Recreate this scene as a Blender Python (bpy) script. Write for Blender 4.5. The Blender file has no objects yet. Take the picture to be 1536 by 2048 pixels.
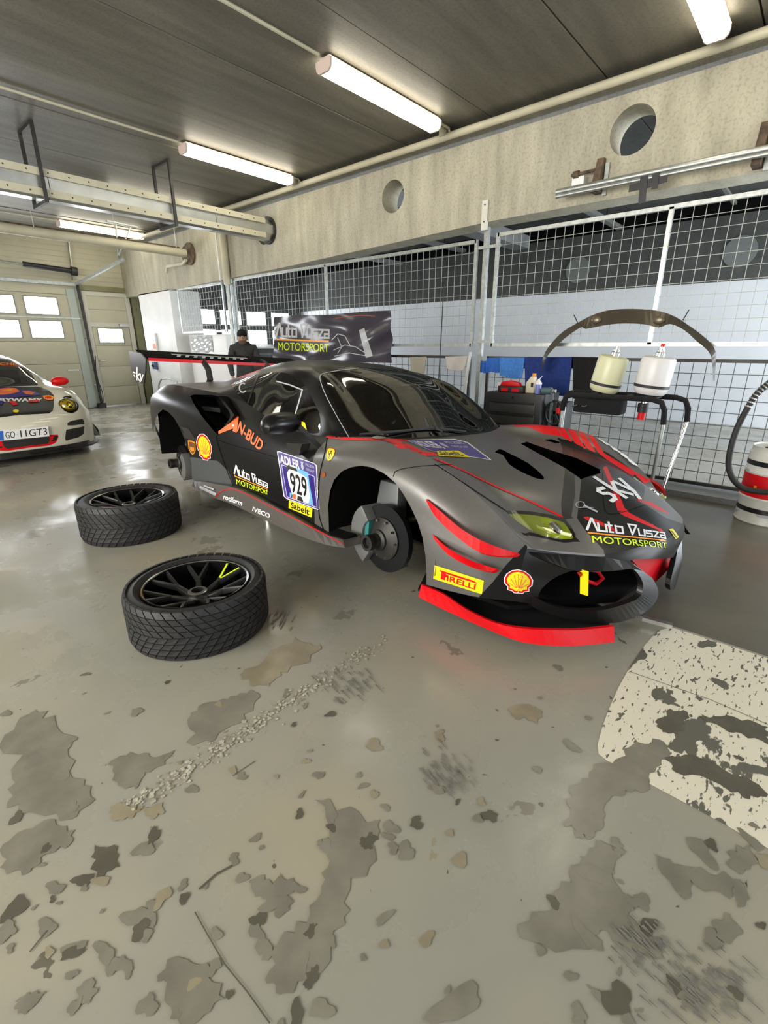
import bpy, bmesh, math, random
import numpy as np
from mathutils import Vector, Matrix
from mathutils.bvhtree import BVHTree
from mathutils.geometry import tessellate_polygon
random.seed(7)
C = bpy.context.scene.collection
scene = bpy.context.scene
# ---------------------------------------------------------------- camera
RM = np.array([[0.65849918, -0.75257489, -0.00313971], [-0.24835076, -0.21336365, -0.94487981], [0.71042292, 0.62298233, -0.32740234]])
FPX, HC = 962.5, 1.345
cam = bpy.data.objects.new('camera', bpy.data.cameras.new('camera'))
C.objects.link(cam)
cam.data.sensor_fit = 'HORIZONTAL'; cam.data.sensor_width = 36.0
cam.data.lens = FPX / 1536 * 36.0
cam.data.clip_start = 0.05; cam.data.clip_end = 200
m = Matrix.Identity(4)
for i in range(3):
    m[i][0] = RM[0][i]; m[i][1] = -RM[1][i]; m[i][2] = -RM[2][i]
m[0][3], m[1][3], m[2][3] = 0, 0, HC
cam.matrix_world = m
scene.camera = cam
# ---------------------------------------------------------------- world, exposure
w = bpy.data.worlds.new('overcast'); scene.world = w; w.use_nodes = True
bg = w.node_tree.nodes['Background']; bg.inputs[0].default_value = (0.80, 0.88, 1.0, 1); bg.inputs[1].default_value = 1.6
scene.view_settings.view_transform = 'Standard'; scene.view_settings.look = 'None'
scene.view_settings.gamma = 1; scene.view_settings.use_curve_mapping = False
scene.view_settings.exposure = 0.62
LAMP_E, PANE_E = 7.0, 14.0

def area(name, loc, rot, sx, sy, power, col):
    l = bpy.data.lights.new(name, 'AREA'); l.shape = 'RECTANGLE'; l.size = sx; l.size_y = sy; l.energy = power; l.color = col
    o = bpy.data.objects.new(name, l); C.objects.link(o); o.location = loc; o.rotation_euler = rot
    return o
# daylight coming in through the two open doors on the pit lane side (behind the camera)
area('pit_door_daylight', (0.0, -4.3, 1.6), (math.radians(90), 0, 0), 4.2, 2.6, 15, (0.93, 0.96, 1.0))
area('left_fill_light', (-4.4, 2.6, 1.9), (math.radians(90), 0, math.radians(-90)), 5.5, 2.4, 400, (1.0, 0.965, 0.90))  # unseen area light added before the solid left wall to brighten the floor
area('next_bay_daylight', (8.0, -4.3, 1.5), (math.radians(90), 0, 0), 4.2, 2.6, 360, (0.88, 0.94, 1.0))

# ---------------------------------------------------------------- geometry from the measured camera
def ray(px, py):
    return np.array([px - 768.0, py - 1024.0, FPX]) @ RM
CAM = np.array([0, 0, HC])
def atZ(px, py, z=0.0):
    d = ray(px, py); return CAM + d * ((z - HC) / d[2])
def atX(px, py, x):
    d = ray(px, py); return CAM + d * (x / d[0])
def atY(px, py, y):
    d = ray(px, py); return CAM + d * (y / d[1])
def pix(P):
    q = (np.asarray(P, float) - CAM) @ RM.T
    return np.stack([768 + FPX * q[..., 0] / q[..., 2], 1024 + FPX * q[..., 1] / q[..., 2]], -1)

# ---------------------------------------------------------------- materials
def nodes(name):
    m = bpy.data.materials.new(name); m.use_nodes = True
    nt = m.node_tree; return m, nt, nt.nodes['Principled BSDF']
def mat(name, col, rough=0.5, metal=0.0, noise=0.0, scale=8.0, bump=0.0, coat=0.0, spec=0.5, stretch=None):
    m, nt, b = nodes(name)
    b.inputs['Roughness'].default_value = rough; b.inputs['Metallic'].default_value = metal
    b.inputs['Coat Weight'].default_value = coat; b.inputs['Coat Roughness'].default_value = 0.06
    b.inputs['Specular IOR Level'].default_value = spec
    c = (*col, 1)
    b.inputs['Base Color'].default_value = c
    if noise or bump:
        tc = nt.nodes.new('ShaderNodeTexCoord'); mp = nt.nodes.new('ShaderNodeMapping')
        if stretch: mp.inputs['Scale'].default_value = stretch
        nt.links.new(tc.outputs['Object'], mp.inputs[0])
        n = nt.nodes.new('ShaderNodeTexNoise'); n.inputs['Scale'].default_value = scale; n.inputs['Detail'].default_value = 6
        nt.links.new(mp.outputs[0], n.inputs['Vector'])
        if noise:
            r = nt.nodes.new('ShaderNodeValToRGB')
            r.color_ramp.elements[0].position = 0.3; r.color_ramp.elements[1].position = 0.7
            r.color_ramp.elements[0].color = (*[max(0, v * (1 - noise)) for v in col], 1)
            r.color_ramp.elements[1].color = (*[min(1, v * (1 + noise)) for v in col], 1)
            nt.links.new(n.outputs['Fac'], r.inputs[0]); nt.links.new(r.outputs[0], b.inputs['Base Color'])
        if bump:
            bp = nt.nodes.new('ShaderNodeBump'); bp.inputs['Strength'].default_value = bump; bp.inputs['Distance'].default_value = 0.01
            nt.links.new(n.outputs['Fac'], bp.inputs['Height']); nt.links.new(bp.outputs[0], b.inputs['Normal'])
    return m
def emis(name, col, st):
    m, nt, b = nodes(name)
    b.inputs['Emission Color'].default_value = (*col, 1); b.inputs['Emission Strength'].default_value = st
    b.inputs['Base Color'].default_value = (*col, 1)
    return m
def glass(name, tint, refl=0.25, rough=0.03, mul=1.2):
    m = bpy.data.materials.new(name); m.use_nodes = True; nt = m.node_tree; nt.nodes.clear()
    o = nt.nodes.new('ShaderNodeOutputMaterial'); mx = nt.nodes.new('ShaderNodeMixShader')
    t = nt.nodes.new('ShaderNodeBsdfTransparent'); t.inputs[0].default_value = (*tint, 1)
    g = nt.nodes.new('ShaderNodeBsdfGlossy'); g.inputs['Roughness'].default_value = rough
    f = nt.nodes.new('ShaderNodeFresnel'); f.inputs[0].default_value = 1.5
    a = nt.nodes.new('ShaderNodeMath'); a.operation = 'MULTIPLY_ADD'; a.inputs[1].default_value = mul; a.inputs[2].default_value = refl * 0.25
    nt.links.new(f.outputs[0], a.inputs[0]); nt.links.new(a.outputs[0], mx.inputs[0])
    nt.links.new(t.outputs[0], mx.inputs[1]); nt.links.new(g.outputs[0], mx.inputs[2]); nt.links.new(mx.outputs[0], o.inputs[0])
    return m
K = {}
K['black'] = mat('black_plastic', (0.012, 0.012, 0.013), 0.5)
K['void'] = mat('matt_black', (0.004, 0.004, 0.004), 0.9, spec=0.1)
K['rubber'] = mat('rubber', (0.016, 0.016, 0.017), 0.62, noise=0.35, scale=30)
K['steel'] = mat('steel', (0.55, 0.55, 0.54), 0.32, 1.0, noise=0.15, scale=20)
K['galv'] = mat('galvanised_steel', (0.42, 0.44, 0.42), 0.42, 0.75, noise=0.2, scale=25)
K['wire'] = mat('zinc_wire', (0.30, 0.32, 0.30), 0.5, 0.5)
K['darkwire'] = mat('dark_wire', (0.10, 0.11, 0.115), 0.6, 0.3)
K['chrome'] = mat('chrome', (0.8, 0.8, 0.8), 0.12, 1.0)
K['darkmetal'] = mat('dark_metal', (0.05, 0.048, 0.045), 0.5, 0.6, noise=0.3)
K['rust'] = mat('rusty_steel', (0.12, 0.085, 0.055), 0.8, 0.2, noise=0.6, scale=14)
K['cream'] = mat('cream_paint', (0.52, 0.49, 0.36), 0.55, noise=0.08, scale=5)
K['doorcream'] = mat('door_cream', (0.50, 0.475, 0.35), 0.5, noise=0.05, scale=3)
K['white'] = mat('white_paint', (0.74, 0.75, 0.74), 0.5, noise=0.05, scale=4)
K['greenpaint'] = mat('olive_steel', (0.20, 0.20, 0.10), 0.5, noise=0.15)
K['red'] = mat('red_vinyl', (0.66, 0.003, 0.008), 0.38, spec=0.35)
K['darkred'] = mat('deep_red_vinyl', (0.22, 0.006, 0.012), 0.35)
K['orange'] = mat('orange_vinyl', (0.85, 0.17, 0.05), 0.45)
K['org2'] = mat('light_orange_vinyl', (0.95, 0.33, 0.02), 0.4)
K['yellow'] = mat('yellow_vinyl', (0.87, 0.72, 0.01), 0.4)
K['fluo'] = mat('fluorescent_yellow', (0.72, 0.90, 0.01), 0.4)
K['wht'] = mat('white_vinyl', (0.84, 0.84, 0.84), 0.4)
K['lgrey'] = mat('light_grey_vinyl', (0.45, 0.46, 0.48), 0.4)
K['purple'] = mat('violet_blue_vinyl', (0.075, 0.055, 0.27), 0.4)
K['dpurple'] = mat('deep_blue_vinyl', (0.03, 0.015, 0.19), 0.4)
K['sky'] = mat('light_blue_vinyl', (0.16, 0.45, 0.75), 0.4)
K['brown'] = mat('brown_vinyl', (0.16, 0.07, 0.02), 0.4)
K['blk'] = mat('black_vinyl', (0.01, 0.01, 0.011), 0.35)
K['grey'] = mat('satin_grey_wrap', (0.155, 0.150, 0.142), 0.36, 0.45, noise=0.04, scale=60, spec=0.5)
K['satin'] = mat('satin_black_wrap', (0.008, 0.008, 0.0082), 0.30, 0.0, spec=0.28)
K['panelgrey'] = mat('cool_grey_panel', (0.075, 0.082, 0.084), 0.4)
K['skirt'] = mat('brown_grey_skirt', (0.085, 0.076, 0.066), 0.4)
K['stripe'] = mat('dark_grey_stripe', (0.038, 0.036, 0.034), 0.3, 0.2)
K['bluetowel'] = mat('blue_cloth', (0.03, 0.14, 0.52), 0.9, noise=0.15, scale=40, bump=0.3)
K['lbluetowel'] = mat('light_blue_cloth', (0.06, 0.22, 0.62), 0.9, noise=0.15, scale=40, bump=0.3)
K['navy'] = mat('navy_cloth', (0.012, 0.035, 0.19), 0.9, noise=0.2, scale=30, bump=0.3)
K['blackcloth'] = mat('black_cloth', (0.008, 0.008, 0.009), 0.95)
K['jacket'] = mat('dark_jacket', (0.035, 0.035, 0.034), 0.85, noise=0.25, scale=20, bump=0.4)
K['skin'] = mat('skin', (0.42, 0.25, 0.18), 0.55)
K['jeans'] = mat('dark_trousers', (0.02, 0.025, 0.04), 0.9)
K['copper'] = mat('amber_lens', (0.35, 0.08, 0.02), 0.2)

def concrete(name, a, b, rough=0.75, stretch=(1, 1, 1), scale=2.5, bump=0.25):
    m, nt, bs = nodes(name)
    tc = nt.nodes.new('ShaderNodeTexCoord'); mp = nt.nodes.new('ShaderNodeMapping'); mp.inputs['Scale'].default_value = stretch
    nt.links.new(tc.outputs['Object'], mp.inputs[0])
    n1 = nt.nodes.new('ShaderNodeTexNoise'); n1.inputs['Scale'].default_value = scale; n1.inputs['Detail'].default_value = 9; n1.inputs['Roughness'].default_value = 0.62
    n2 = nt.nodes.new('ShaderNodeTexNoise'); n2.inputs['Scale'].default_value = 45; n2.inputs['Detail'].default_value = 3
    nt.links.new(mp.outputs[0], n1.inputs['Vector']); nt.links.new(tc.outputs['Object'], n2.inputs['Vector'])
    r = nt.nodes.new('ShaderNodeValToRGB'); r.color_ramp.elements[0].position = 0.32; r.color_ramp.elements[1].position = 0.68
    r.color_ramp.elements[0].color = (*a, 1); r.color_ramp.elements[1].color = (*b, 1)
    nt.links.new(n1.outputs['Fac'], r.inputs[0])
    mx = nt.nodes.new('ShaderNodeMixRGB'); mx.blend_type = 'MULTIPLY'; mx.inputs[0].default_value = 0.35
    r2 = nt.nodes.new('ShaderNodeValToRGB'); r2.color_ramp.elements[0].position = 0.35; r2.color_ramp.elements[0].color = (0.45, 0.45, 0.42, 1); r2.color_ramp.elements[1].position = 0.5
    nt.links.new(n2.outputs['Fac'], r2.inputs[0])
    nt.links.new(r.outputs[0], mx.inputs[1]); nt.links.new(r2.outputs[0], mx.inputs[2]); nt.links.new(mx.outputs[0], bs.inputs['Base Color'])
    bs.inputs['Roughness'].default_value = rough
    bp = nt.nodes.new('ShaderNodeBump'); bp.inputs['Strength'].default_value = bump; bp.inputs['Distance'].default_value = 0.008
    nt.links.new(n1.outputs['Fac'], bp.inputs['Height']); nt.links.new(bp.outputs[0], bs.inputs['Normal'])
    return m
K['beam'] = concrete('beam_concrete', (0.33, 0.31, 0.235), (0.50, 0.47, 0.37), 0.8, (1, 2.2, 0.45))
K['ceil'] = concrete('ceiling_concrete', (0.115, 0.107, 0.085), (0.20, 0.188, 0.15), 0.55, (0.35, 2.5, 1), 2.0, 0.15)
K['dkconc'] = concrete('grey_concrete', (0.17, 0.18, 0.18), (0.25, 0.26, 0.26), 0.8)
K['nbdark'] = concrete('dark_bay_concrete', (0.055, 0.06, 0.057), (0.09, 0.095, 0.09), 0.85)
K['bluewall'] = mat('cool_white_paint', (0.72, 0.76, 0.80), 0.6, noise=0.04, scale=2)

def floor_material():
    m, nt, bs = nodes('painted_floor'); L = nt.links; N = nt.nodes.new
    tc = N('ShaderNodeTexCoord')
    def noise(sc, det, ro=0.55, dist=0.0, off=None, st=None):
        mp = N('ShaderNodeMapping')
        if off: mp.inputs['Location'].default_value = off
        if st: mp.inputs['Scale'].default_value = st
        L.new(tc.outputs['Object'], mp.inputs[0])
        n = N('ShaderNodeTexNoise'); n.inputs['Scale'].default_value = sc; n.inputs['Detail'].default_value = det
        n.inputs['Roughness'].default_value = ro; n.inputs['Distortion'].default_value = dist
        L.new(mp.outputs[0], n.inputs['Vector']); return n.outputs['Fac']
    def ramp(src, p0, p1, c0=(0, 0, 0), c1=(1, 1, 1)):
        r = N('ShaderNodeValToRGB'); r.color_ramp.elements[0].position = p0; r.color_ramp.elements[1].position = p1
        r.color_ramp.elements[0].color = (*c0, 1); r.color_ramp.elements[1].color = (*c1, 1)
        L.new(src, r.inputs[0]); return r.outputs[0]
    def mix(fac, a, b):
        x = N('ShaderNodeMixRGB'); L.new(fac, x.inputs[0])
        for k, v in ((1, a), (2, b)):
            if isinstance(v, tuple): x.inputs[k].default_value = (*v, 1)
            else: L.new(v, x.inputs[k])
        return x.outputs[0]
    base = ramp(noise(0.7, 4), 0.35, 0.65, (0.285, 0.282, 0.240), (0.345, 0.33, 0.265))
    warm = ramp(noise(0.9, 3, off=(4, 1, 0)), 0.5, 0.62)
    base = mix(warm, base, (0.36, 0.33, 0.25))
    s1 = ramp(noise(2.4, 5, 0.62, 0.3, (7, 3, 0)), 0.645, 0.651)
    base = mix(s1, base, (0.22, 0.21, 0.172))
    s2 = ramp(noise(8.5, 3, 0.5, 0.25, (1, 9, 0)), 0.715, 0.722)
    base = mix(s2, base, (0.13, 0.12, 0.09))
    s3 = ramp(noise(4.2, 5, 0.6, 0.3, (3, 5, 2)), 0.69, 0.695)
    base = mix(s3, base, (0.28, 0.25, 0.18))
    s4 = ramp(noise(26, 2, 0.5, 0.2, (5, 5, 0)), 0.75, 0.76)
    base = mix(s4, base, (0.11, 0.10, 0.08))
    L.new(base, bs.inputs['Base Color'])
    rr = ramp(noise(1.6, 6, 0.6, 0.2, (2, 2, 5)), 0.42, 0.62, (0.17, 0.17, 0.17), (0.42, 0.42, 0.42))
    rr = mix(s1, rr, (0.13, 0.13, 0.13))
    L.new(rr, bs.inputs['Roughness'])
    bs.inputs['Specular IOR Level'].default_value = 0.55
    bp = N('ShaderNodeBump'); bp.inputs['Strength'].default_value = 0.13; bp.inputs['Distance'].default_value = 0.006
    L.new(noise(7, 6, 0.6), bp.inputs['Height']); L.new(bp.outputs[0], bs.inputs['Normal'])
    return m
K['floor'] = floor_material()
K['dark_floor'] = mat('dark_floor_tone', (0.135, 0.125, 0.095), 0.30, noise=0.14, scale=3)
def paint_material():
    m, nt, bs = nodes('worn_white_floor_paint'); L = nt.links; N = nt.nodes.new
    tc = N('ShaderNodeTexCoord')
    def noise(sc, det, st, dist=0.3, off=(0, 0, 0)):
        mp = N('ShaderNodeMapping'); mp.inputs['Scale'].default_value = st; mp.inputs['Location'].default_value = off
        mp.inputs['Rotation'].default_value = (0, 0, 0.5)
        L.new(tc.outputs['Object'], mp.inputs[0]); n = N('ShaderNodeTexNoise'); n.inputs['Scale'].default_value = sc
        n.inputs['Detail'].default_value = det; n.inputs['Distortion'].default_value = dist; L.new(mp.outputs[0], n.inputs['Vector']); return n.outputs['Fac']
    def ramp(src, p0, p1):
        r = N('ShaderNodeValToRGB'); r.color_ramp.elements[0].position = p0; r.color_ramp.elements[1].position = p1; L.new(src, r.inputs[0]); return r.outputs[0]
    a = ramp(noise(3.2, 6, (1, 1.6, 1), off=(2.1, 0.4, 0)), 0.585, 0.59); b = ramp(noise(24, 4, (1, 3.0, 1)), 0.615, 0.63)
    c = ramp(noise(9, 5, (1, 2.4, 1), off=(5, 5, 0)), 0.63, 0.64)
    mx = N('ShaderNodeMixRGB'); mx.blend_type = 'LIGHTEN'; mx.inputs[0].default_value = 1; L.new(a, mx.inputs[1]); L.new(b, mx.inputs[2])
    m2 = N('ShaderNodeMixRGB'); m2.blend_type = 'LIGHTEN'; m2.inputs[0].default_value = 1; L.new(mx.outputs[0], m2.inputs[1]); L.new(c, m2.inputs[2])
    col = N('ShaderNodeMixRGB'); L.new(m2.outputs[0], col.inputs[0]); col.inputs[1].default_value = (0.74, 0.70, 0.56, 1); col.inputs[2].default_value = (0.12, 0.115, 0.09, 1)
    L.new(col.outputs[0], bs.inputs['Base Color']); bs.inputs['Roughness'].default_value = 0.38
    return m
K['floorpaint'] = paint_material()
def stain_mat(name, col, rough):
    return mat(name, col, rough, noise=0.18, scale=9)
K['st1'] = stain_mat('damp_stain', (0.205, 0.195, 0.155), 0.22)
K['st2'] = stain_mat('dark_stain', (0.105, 0.098, 0.074), 0.25)
K['st3'] = stain_mat('brown_stain', (0.27, 0.235, 0.16), 0.3)
K['st4'] = mat('bare_aggregate', (0.40, 0.38, 0.30), 0.6, noise=0.5, scale=90)
K['st5'] = mat('rubber_scuff', (0.17, 0.165, 0.145), 0.45, noise=0.3, scale=30)

# ---------------------------------------------------------------- object helpers
ORG = {}
def org(o):
    return ORG.get(o.name, np.zeros(3)) if o else np.zeros(3)
def thing(name, label, cat, loc=(0, 0, 0), group=None, kind=None):
    o = bpy.data.objects.new(name, None); C.objects.link(o); o.location = loc; o.empty_display_size = 0.1
    ORG[o.name] = np.array(loc, float)
    if label: o['label'] = label
    if cat: o['category'] = cat
    if group: o['group'] = group
    if kind: o['kind'] = kind
    return o
def tag(o, label=None, cat=None, group=None, kind=None):
    for k, v in (('label', label), ('category', cat), ('group', group), ('kind', kind)):
        if v: o[k] = v
    return o
def link(name, me, parent=None, mats=(), smooth=False, loc=None):
    o = bpy.data.objects.new(name, me); C.objects.link(o)
    for x in (mats if isinstance(mats, (list, tuple)) else [mats]):
        me.materials.append(x)
    off = org(parent)
    if parent is not None: o.parent = parent
    if loc is not None:
        loc = np.array(loc, float); o.location = loc - off; ORG[o.name] = loc; off = loc
    else: ORG[o.name] = off.copy()
    if np.abs(off).max() > 0:
        me.transform(Matrix.Translation(Vector(-off)))
    if smooth:
        me.polygons.foreach_set('use_smooth', [True] * len(me.polygons))
        try: me.set_sharp_from_angle(angle=math.radians(40))
        except Exception: pass
    return o
class MB:
    """collects simple shapes in world coordinates"""
    def __init__(s): s.v = []; s.f = []; s.m = []; s.mi = 0
    def add(s, vs, fs):
        n = len(s.v); s.v += [tuple(map(float, p)) for p in vs]; s.f += [tuple(i + n for i in f) for f in fs]; s.m += [s.mi] * len(fs); return s
    def box(s, a, b):
        x0, y0, z0 = a; x1, y1, z1 = b
        return s.hexa([(x0, y0, z0), (x1, y0, z0), (x1, y1, z0), (x0, y1, z0), (x0, y0, z1), (x1, y0, z1), (x1, y1, z1), (x0, y1, z1)])
    def hexa(s, p):
        return s.add(p, [(0, 3, 2, 1), (4, 5, 6, 7), (0, 1, 5, 4), (1, 2, 6, 5), (2, 3, 7, 6), (3, 0, 4, 7)])
    def bar(s, p0, p1, w, h=None, up=(0, 0, 1)):
        h = h or w; p0 = Vector(p0); p1 = Vector(p1); d = (p1 - p0).normalized(); u = Vector(up)
        if abs(d.dot(u)) > 0.95: u = Vector((1, 0, 0))
        a = d.cross(u).normalized() * w / 2; b = a.cross(d).normalized() * h / 2
        return s.hexa([p0 - a - b, p0 + a - b, p1 + a - b, p1 - a - b, p0 - a + b, p0 + a + b, p1 + a + b, p1 - a + b])
    def tube(s, pts, r, n=8, closed=False):
        pts = [Vector(p) for p in pts]; R = r if hasattr(r, '__len__') else [r] * len(pts)
        vs = []; k = len(pts); prev = None
        for i, p in enumerate(pts):
            a = pts[(i - 1) % k] if (closed or i > 0) else p; b = pts[(i + 1) % k] if (closed or i < k - 1) else p
            d = (b - a).normalized()
            if prev is None:
                u = Vector((0, 0, 1)) if abs(d.z) < 0.9 else Vector((1, 0, 0))
            else: u = prev
            x = d.cross(u).normalized(); u = x.cross(d).normalized(); prev = u
            for j in range(n):
                t = 2 * math.pi * j / n; vs.append(p + (x * math.cos(t) + u * math.sin(t)) * R[i])
        fs = []
        for i in range(k if closed else k - 1):
            for j in range(n):
                i2 = (i + 1) % k
                fs.append((i * n + j, i * n + (j + 1) % n, i2 * n + (j + 1) % n, i2 * n + j))
        if not closed: fs += [tuple(range(n))[::-1], tuple((k - 1) * n + j for j in range(n))]
        return s.add(vs, fs)
    def lathe(s, prof, c, axis=(0, 0, 1), n=32, cap=True):
        d = Vector(axis).normalized(); u = Vector((0, 0, 1)) if abs(d.z) < 0.9 else Vector((1, 0, 0))
        x = d.cross(u).normalized(); y = d.cross(x); c = Vector(c); vs = []; fs = []
        for r, h in prof:
            for j in range(n):
                t = 2 * math.pi * j / n; vs.append(c + d * h + (x * math.cos(t) + y * math.sin(t)) * r)
        for i in range(len(prof) - 1):
            for j in range(n): fs.append((i * n + j, (i + 1) * n + j, (i + 1) * n + (j + 1) % n, i * n + (j + 1) % n))
        if cap: fs += [tuple(range(n)), tuple((len(prof) - 1) * n + j for j in range(n))[::-1]]
        return s.add(vs, fs)
    def prism(s, pts, d):
        """planar polygon (3D points) pushed along d"""
        n = len(pts); d = np.array(d, float); P = [np.array(p, float) for p in pts]
        vs = P + [p + d for p in P]
        tr = tessellate_polygon([[Vector(p) for p in P]])
        fs = [tuple(t) for t in tr] + [tuple(i + n for i in t[::-1]) for t in tr] + [(i, (i + 1) % n, (i + 1) % n + n, i + n) for i in range(n)]
        return s.add(vs, fs)
    def ell(s, c, r, n=16, k=10, R=None):
        vs = []; fs = []; c = np.array(c, float); R = np.eye(3) if R is None else np.array(R)
        for i in range(k + 1):
            th = math.pi * i / k
            for j in range(n):
                ph = 2 * math.pi * j / n
                vs.append(c + R @ np.array([r[0] * math.sin(th) * math.cos(ph), r[1] * math.sin(th) * math.sin(ph), r[2] * math.cos(th)]))
        for i in range(k):
            for j in range(n): fs.append((i * n + j, (i + 1) * n + j, (i + 1) * n + (j + 1) % n, i * n + (j + 1) % n))
        return s.add(vs, fs)
    def build(s, name, mats, parent=None, smooth=False, bevel=0, loc=None):
        me = bpy.data.meshes.new(name); me.from_pydata(s.v, [], s.f); 
        me.polygons.foreach_set('material_index', s.m)
        bm = bmesh.new(); bm.from_mesh(me); bmesh.ops.remove_doubles(bm, verts=bm.verts, dist=1e-5)
        bmesh.ops.recalc_face_normals(bm, faces=bm.faces)
        if bevel: bmesh.ops.bevel(bm, geom=[e for e in bm.edges if len(e.link_faces) == 2 and e.calc_face_angle(0) > 0.6], offset=bevel, segments=2, affect='EDGES', profile=0.6)
        bm.to_mesh(me); bm.free()
        return link(name, me, parent, mats, smooth or bool(bevel), loc)

def font_mesh(txt, bold=0.0):
    cu = bpy.data.curves.new('t', 'FONT'); cu.body = txt; cu.size = 1.0; cu.offset = bold; cu.resolution_u = 4
    o = bpy.data.objects.new('t', cu); C.objects.link(o)
    dg = bpy.context.evaluated_depsgraph_get(); dg.update()
    me = bpy.data.meshes.new_from_object(o.evaluated_get(dg))
    v = [(p.co.x, p.co.y) for p in me.vertices]; f = [tuple(p.vertices) for p in me.polygons]
    bpy.data.objects.remove(o); bpy.data.curves.remove(cu); bpy.data.meshes.remove(me)
    return v, f
FC = {}
def text2d(txt, x0, y0, x1, y1, bold=0.0, shear=0.0):
    if txt not in FC: FC[txt] = font_mesh(txt)
    v, f = FC[txt]; a0 = np.array(v); n = len(a0); b = bold * 1.2
    sh = [(0, 0)] if not bold else [(-b, -b), (b, -b), (-b, b), (b, b)]
    gid = np.repeat(np.arange(len(sh)), n); a = np.concatenate([a0 + s for s in sh]); f = [tuple(i + n * k for i in t) for k in range(len(sh)) for t in f]; lo = a.min(0); hi = a.max(0)
    u = (a - lo) / (hi - lo); X = x0 + u[:, 0] * (x1 - x0) + shear * u[:, 1] * (x1 - x0); Y = y1 + (y0 - y1) * u[:, 1]
    return np.stack([X, Y], 1), f, gid
def poly2d(pts):
    t = tessellate_polygon([[Vector((p[0], p[1], 0)) for p in pts]]); return np.array(pts, float), [tuple(x) for x in t]
def stroke2d(pts, wd, asp=1.0, closed=False):
    """thick polyline; wd in y units, asp = width/height of the unit frame"""
    p = [np.array([q[0] * asp, q[1]], float) for q in pts]; V = []; F = []; n = len(p); k = n if closed else n - 1
    for i in range(k):
        a = p[i]; b = p[(i + 1) % n]; d = b - a; L = np.hypot(*d)
        if L < 1e-9: continue
        d = d / L; q = np.array([-d[1], d[0]]) * wd / 2; e = d * wd / 2 * 0.85
        s = len(V); V += [a - q - e, b - q + e, b + q + e, a + q - e]; F.append((s, s + 1, s + 2, s + 3))
    V = np.array(V); V[:, 0] /= asp; return V, F, np.arange(len(V)) // 4
def ellp(cx, cy, rx, ry, n=20, a0=0, a1=2 * math.pi):
    return [(cx + rx * math.cos(a0 + (a1 - a0) * i / n), cy + ry * math.sin(a0 + (a1 - a0) * i / n)) for i in range(n)]
def rrect(x0, y0, x1, y1, r, ry=None):
    ry = ry or r; o = []
    for cx, cy, a in ((x1 - r, y0 + ry, -90), (x1 - r, y1 - ry, 0), (x0 + r, y1 - ry, 90), (x0 + r, y0 + ry, 180)):
        for k in range(5):
            t = math.radians(a + k * 22.5); o.append((cx + r * math.cos(t), cy + ry * math.sin(t)))
    return o
def homog(q):
    (x0, y0), (x1, y1), (x2, y2), (x3, y3) = q
    A = []; B = []
    for (u, v), (x, y) in zip(((0, 0), (1, 0), (1, 1), (0, 1)), q):
        A += [[u, v, 1, 0, 0, 0, -u * x, -v * x], [0, 0, 0, u, v, 1, -u * y, -v * y]]; B += [x, y]
    h = np.append(np.linalg.solve(np.array(A, float), np.array(B, float)), 1).reshape(3, 3)
    def f(P):
        P = np.asarray(P, float); q = np.c_[P, np.ones(len(P))] @ h.T; return q[:, :2] / q[:, 2:]
    return f
def decal(name, items, bvh, parent, quad=None, cell=9.0, off=0.002, dz=0.0008, label=None, space=None):
    """flat print laid on the surface: items = [(material, (verts2d, faces))] bottom layer first"""
    H = homog(quad) if quad else (lambda P: np.asarray(P, float))
    V = []; F = []; MI = []; mats = []
    for li, (mt, it_) in enumerate(items):
        v2, f2 = it_[0], it_[1]; gid = it_[2] if len(it_) > 2 else np.zeros(len(v2))
        if mt not in mats: mats.append(mt)
        pv = H(v2)
        bm = bmesh.new(); gl = bm.verts.layers.float.new('g'); bv = [bm.verts.new((p[0], p[1], 0)) for p in pv]
        for q_, g_ in zip(bv, gid): q_[gl] = float(g_)
        for f in f2:
            try: bm.faces.new([bv[i] for i in f])
            except Exception: pass
        bmesh.ops.triangulate(bm, faces=bm.faces)
        for it in range(7):
            es = [e for e in bm.edges if e.calc_length() > cell]
            if not es: break
            bmesh.ops.subdivide_edges(bm, edges=es, cuts=1); bmesh.ops.triangulate(bm, faces=bm.faces)
        idx = {}
        for v in bm.verts:
            d = ray(v.co.x, v.co.y); d = Vector(d).normalized(); h = bvh.ray_cast(Vector(CAM), d)
            if h[0] is None: continue
            n = h[1] if h[1].dot(d) < 0 else -h[1]
            idx[v] = len(V); V.append(h[0] + n * (off + dz * li + 2.2e-5 * v[gl]))
        for f in bm.faces:
            if all(v in idx for v in f.verts):
                F.append([idx[v] for v in f.verts]); MI.append(mats.index(mt))
        bm.free()
    me = bpy.data.meshes.new(name); me.from_pydata(V, [], F); me.polygons.foreach_set('material_index', MI)
    o = link(name, me, parent, [K[x] for x in mats])
    if label: o['label'] = label
    return o
def bvh_of(objs):
    V = []; F = []
    for o in objs:
        n = len(V); off = Vector(org(o)); V += [v.co + off for v in o.data.vertices]; F += [tuple(i + n for i in p.vertices) for p in o.data.polygons]
    return BVHTree.FromPolygons(V, F)

# ================================================================ THE ROOM
CZ = 3.55
FB = [(-6, 2.60), (3, 2.60), (10, 2.42), (12.5, 2.40)]
MB().box((-4.6, -4.6, -0.2), (10.5, 12.6, 0)).build('floor', K['floor'])['kind'] = 'structure'
floor = bpy.data.objects['floor']
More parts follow.
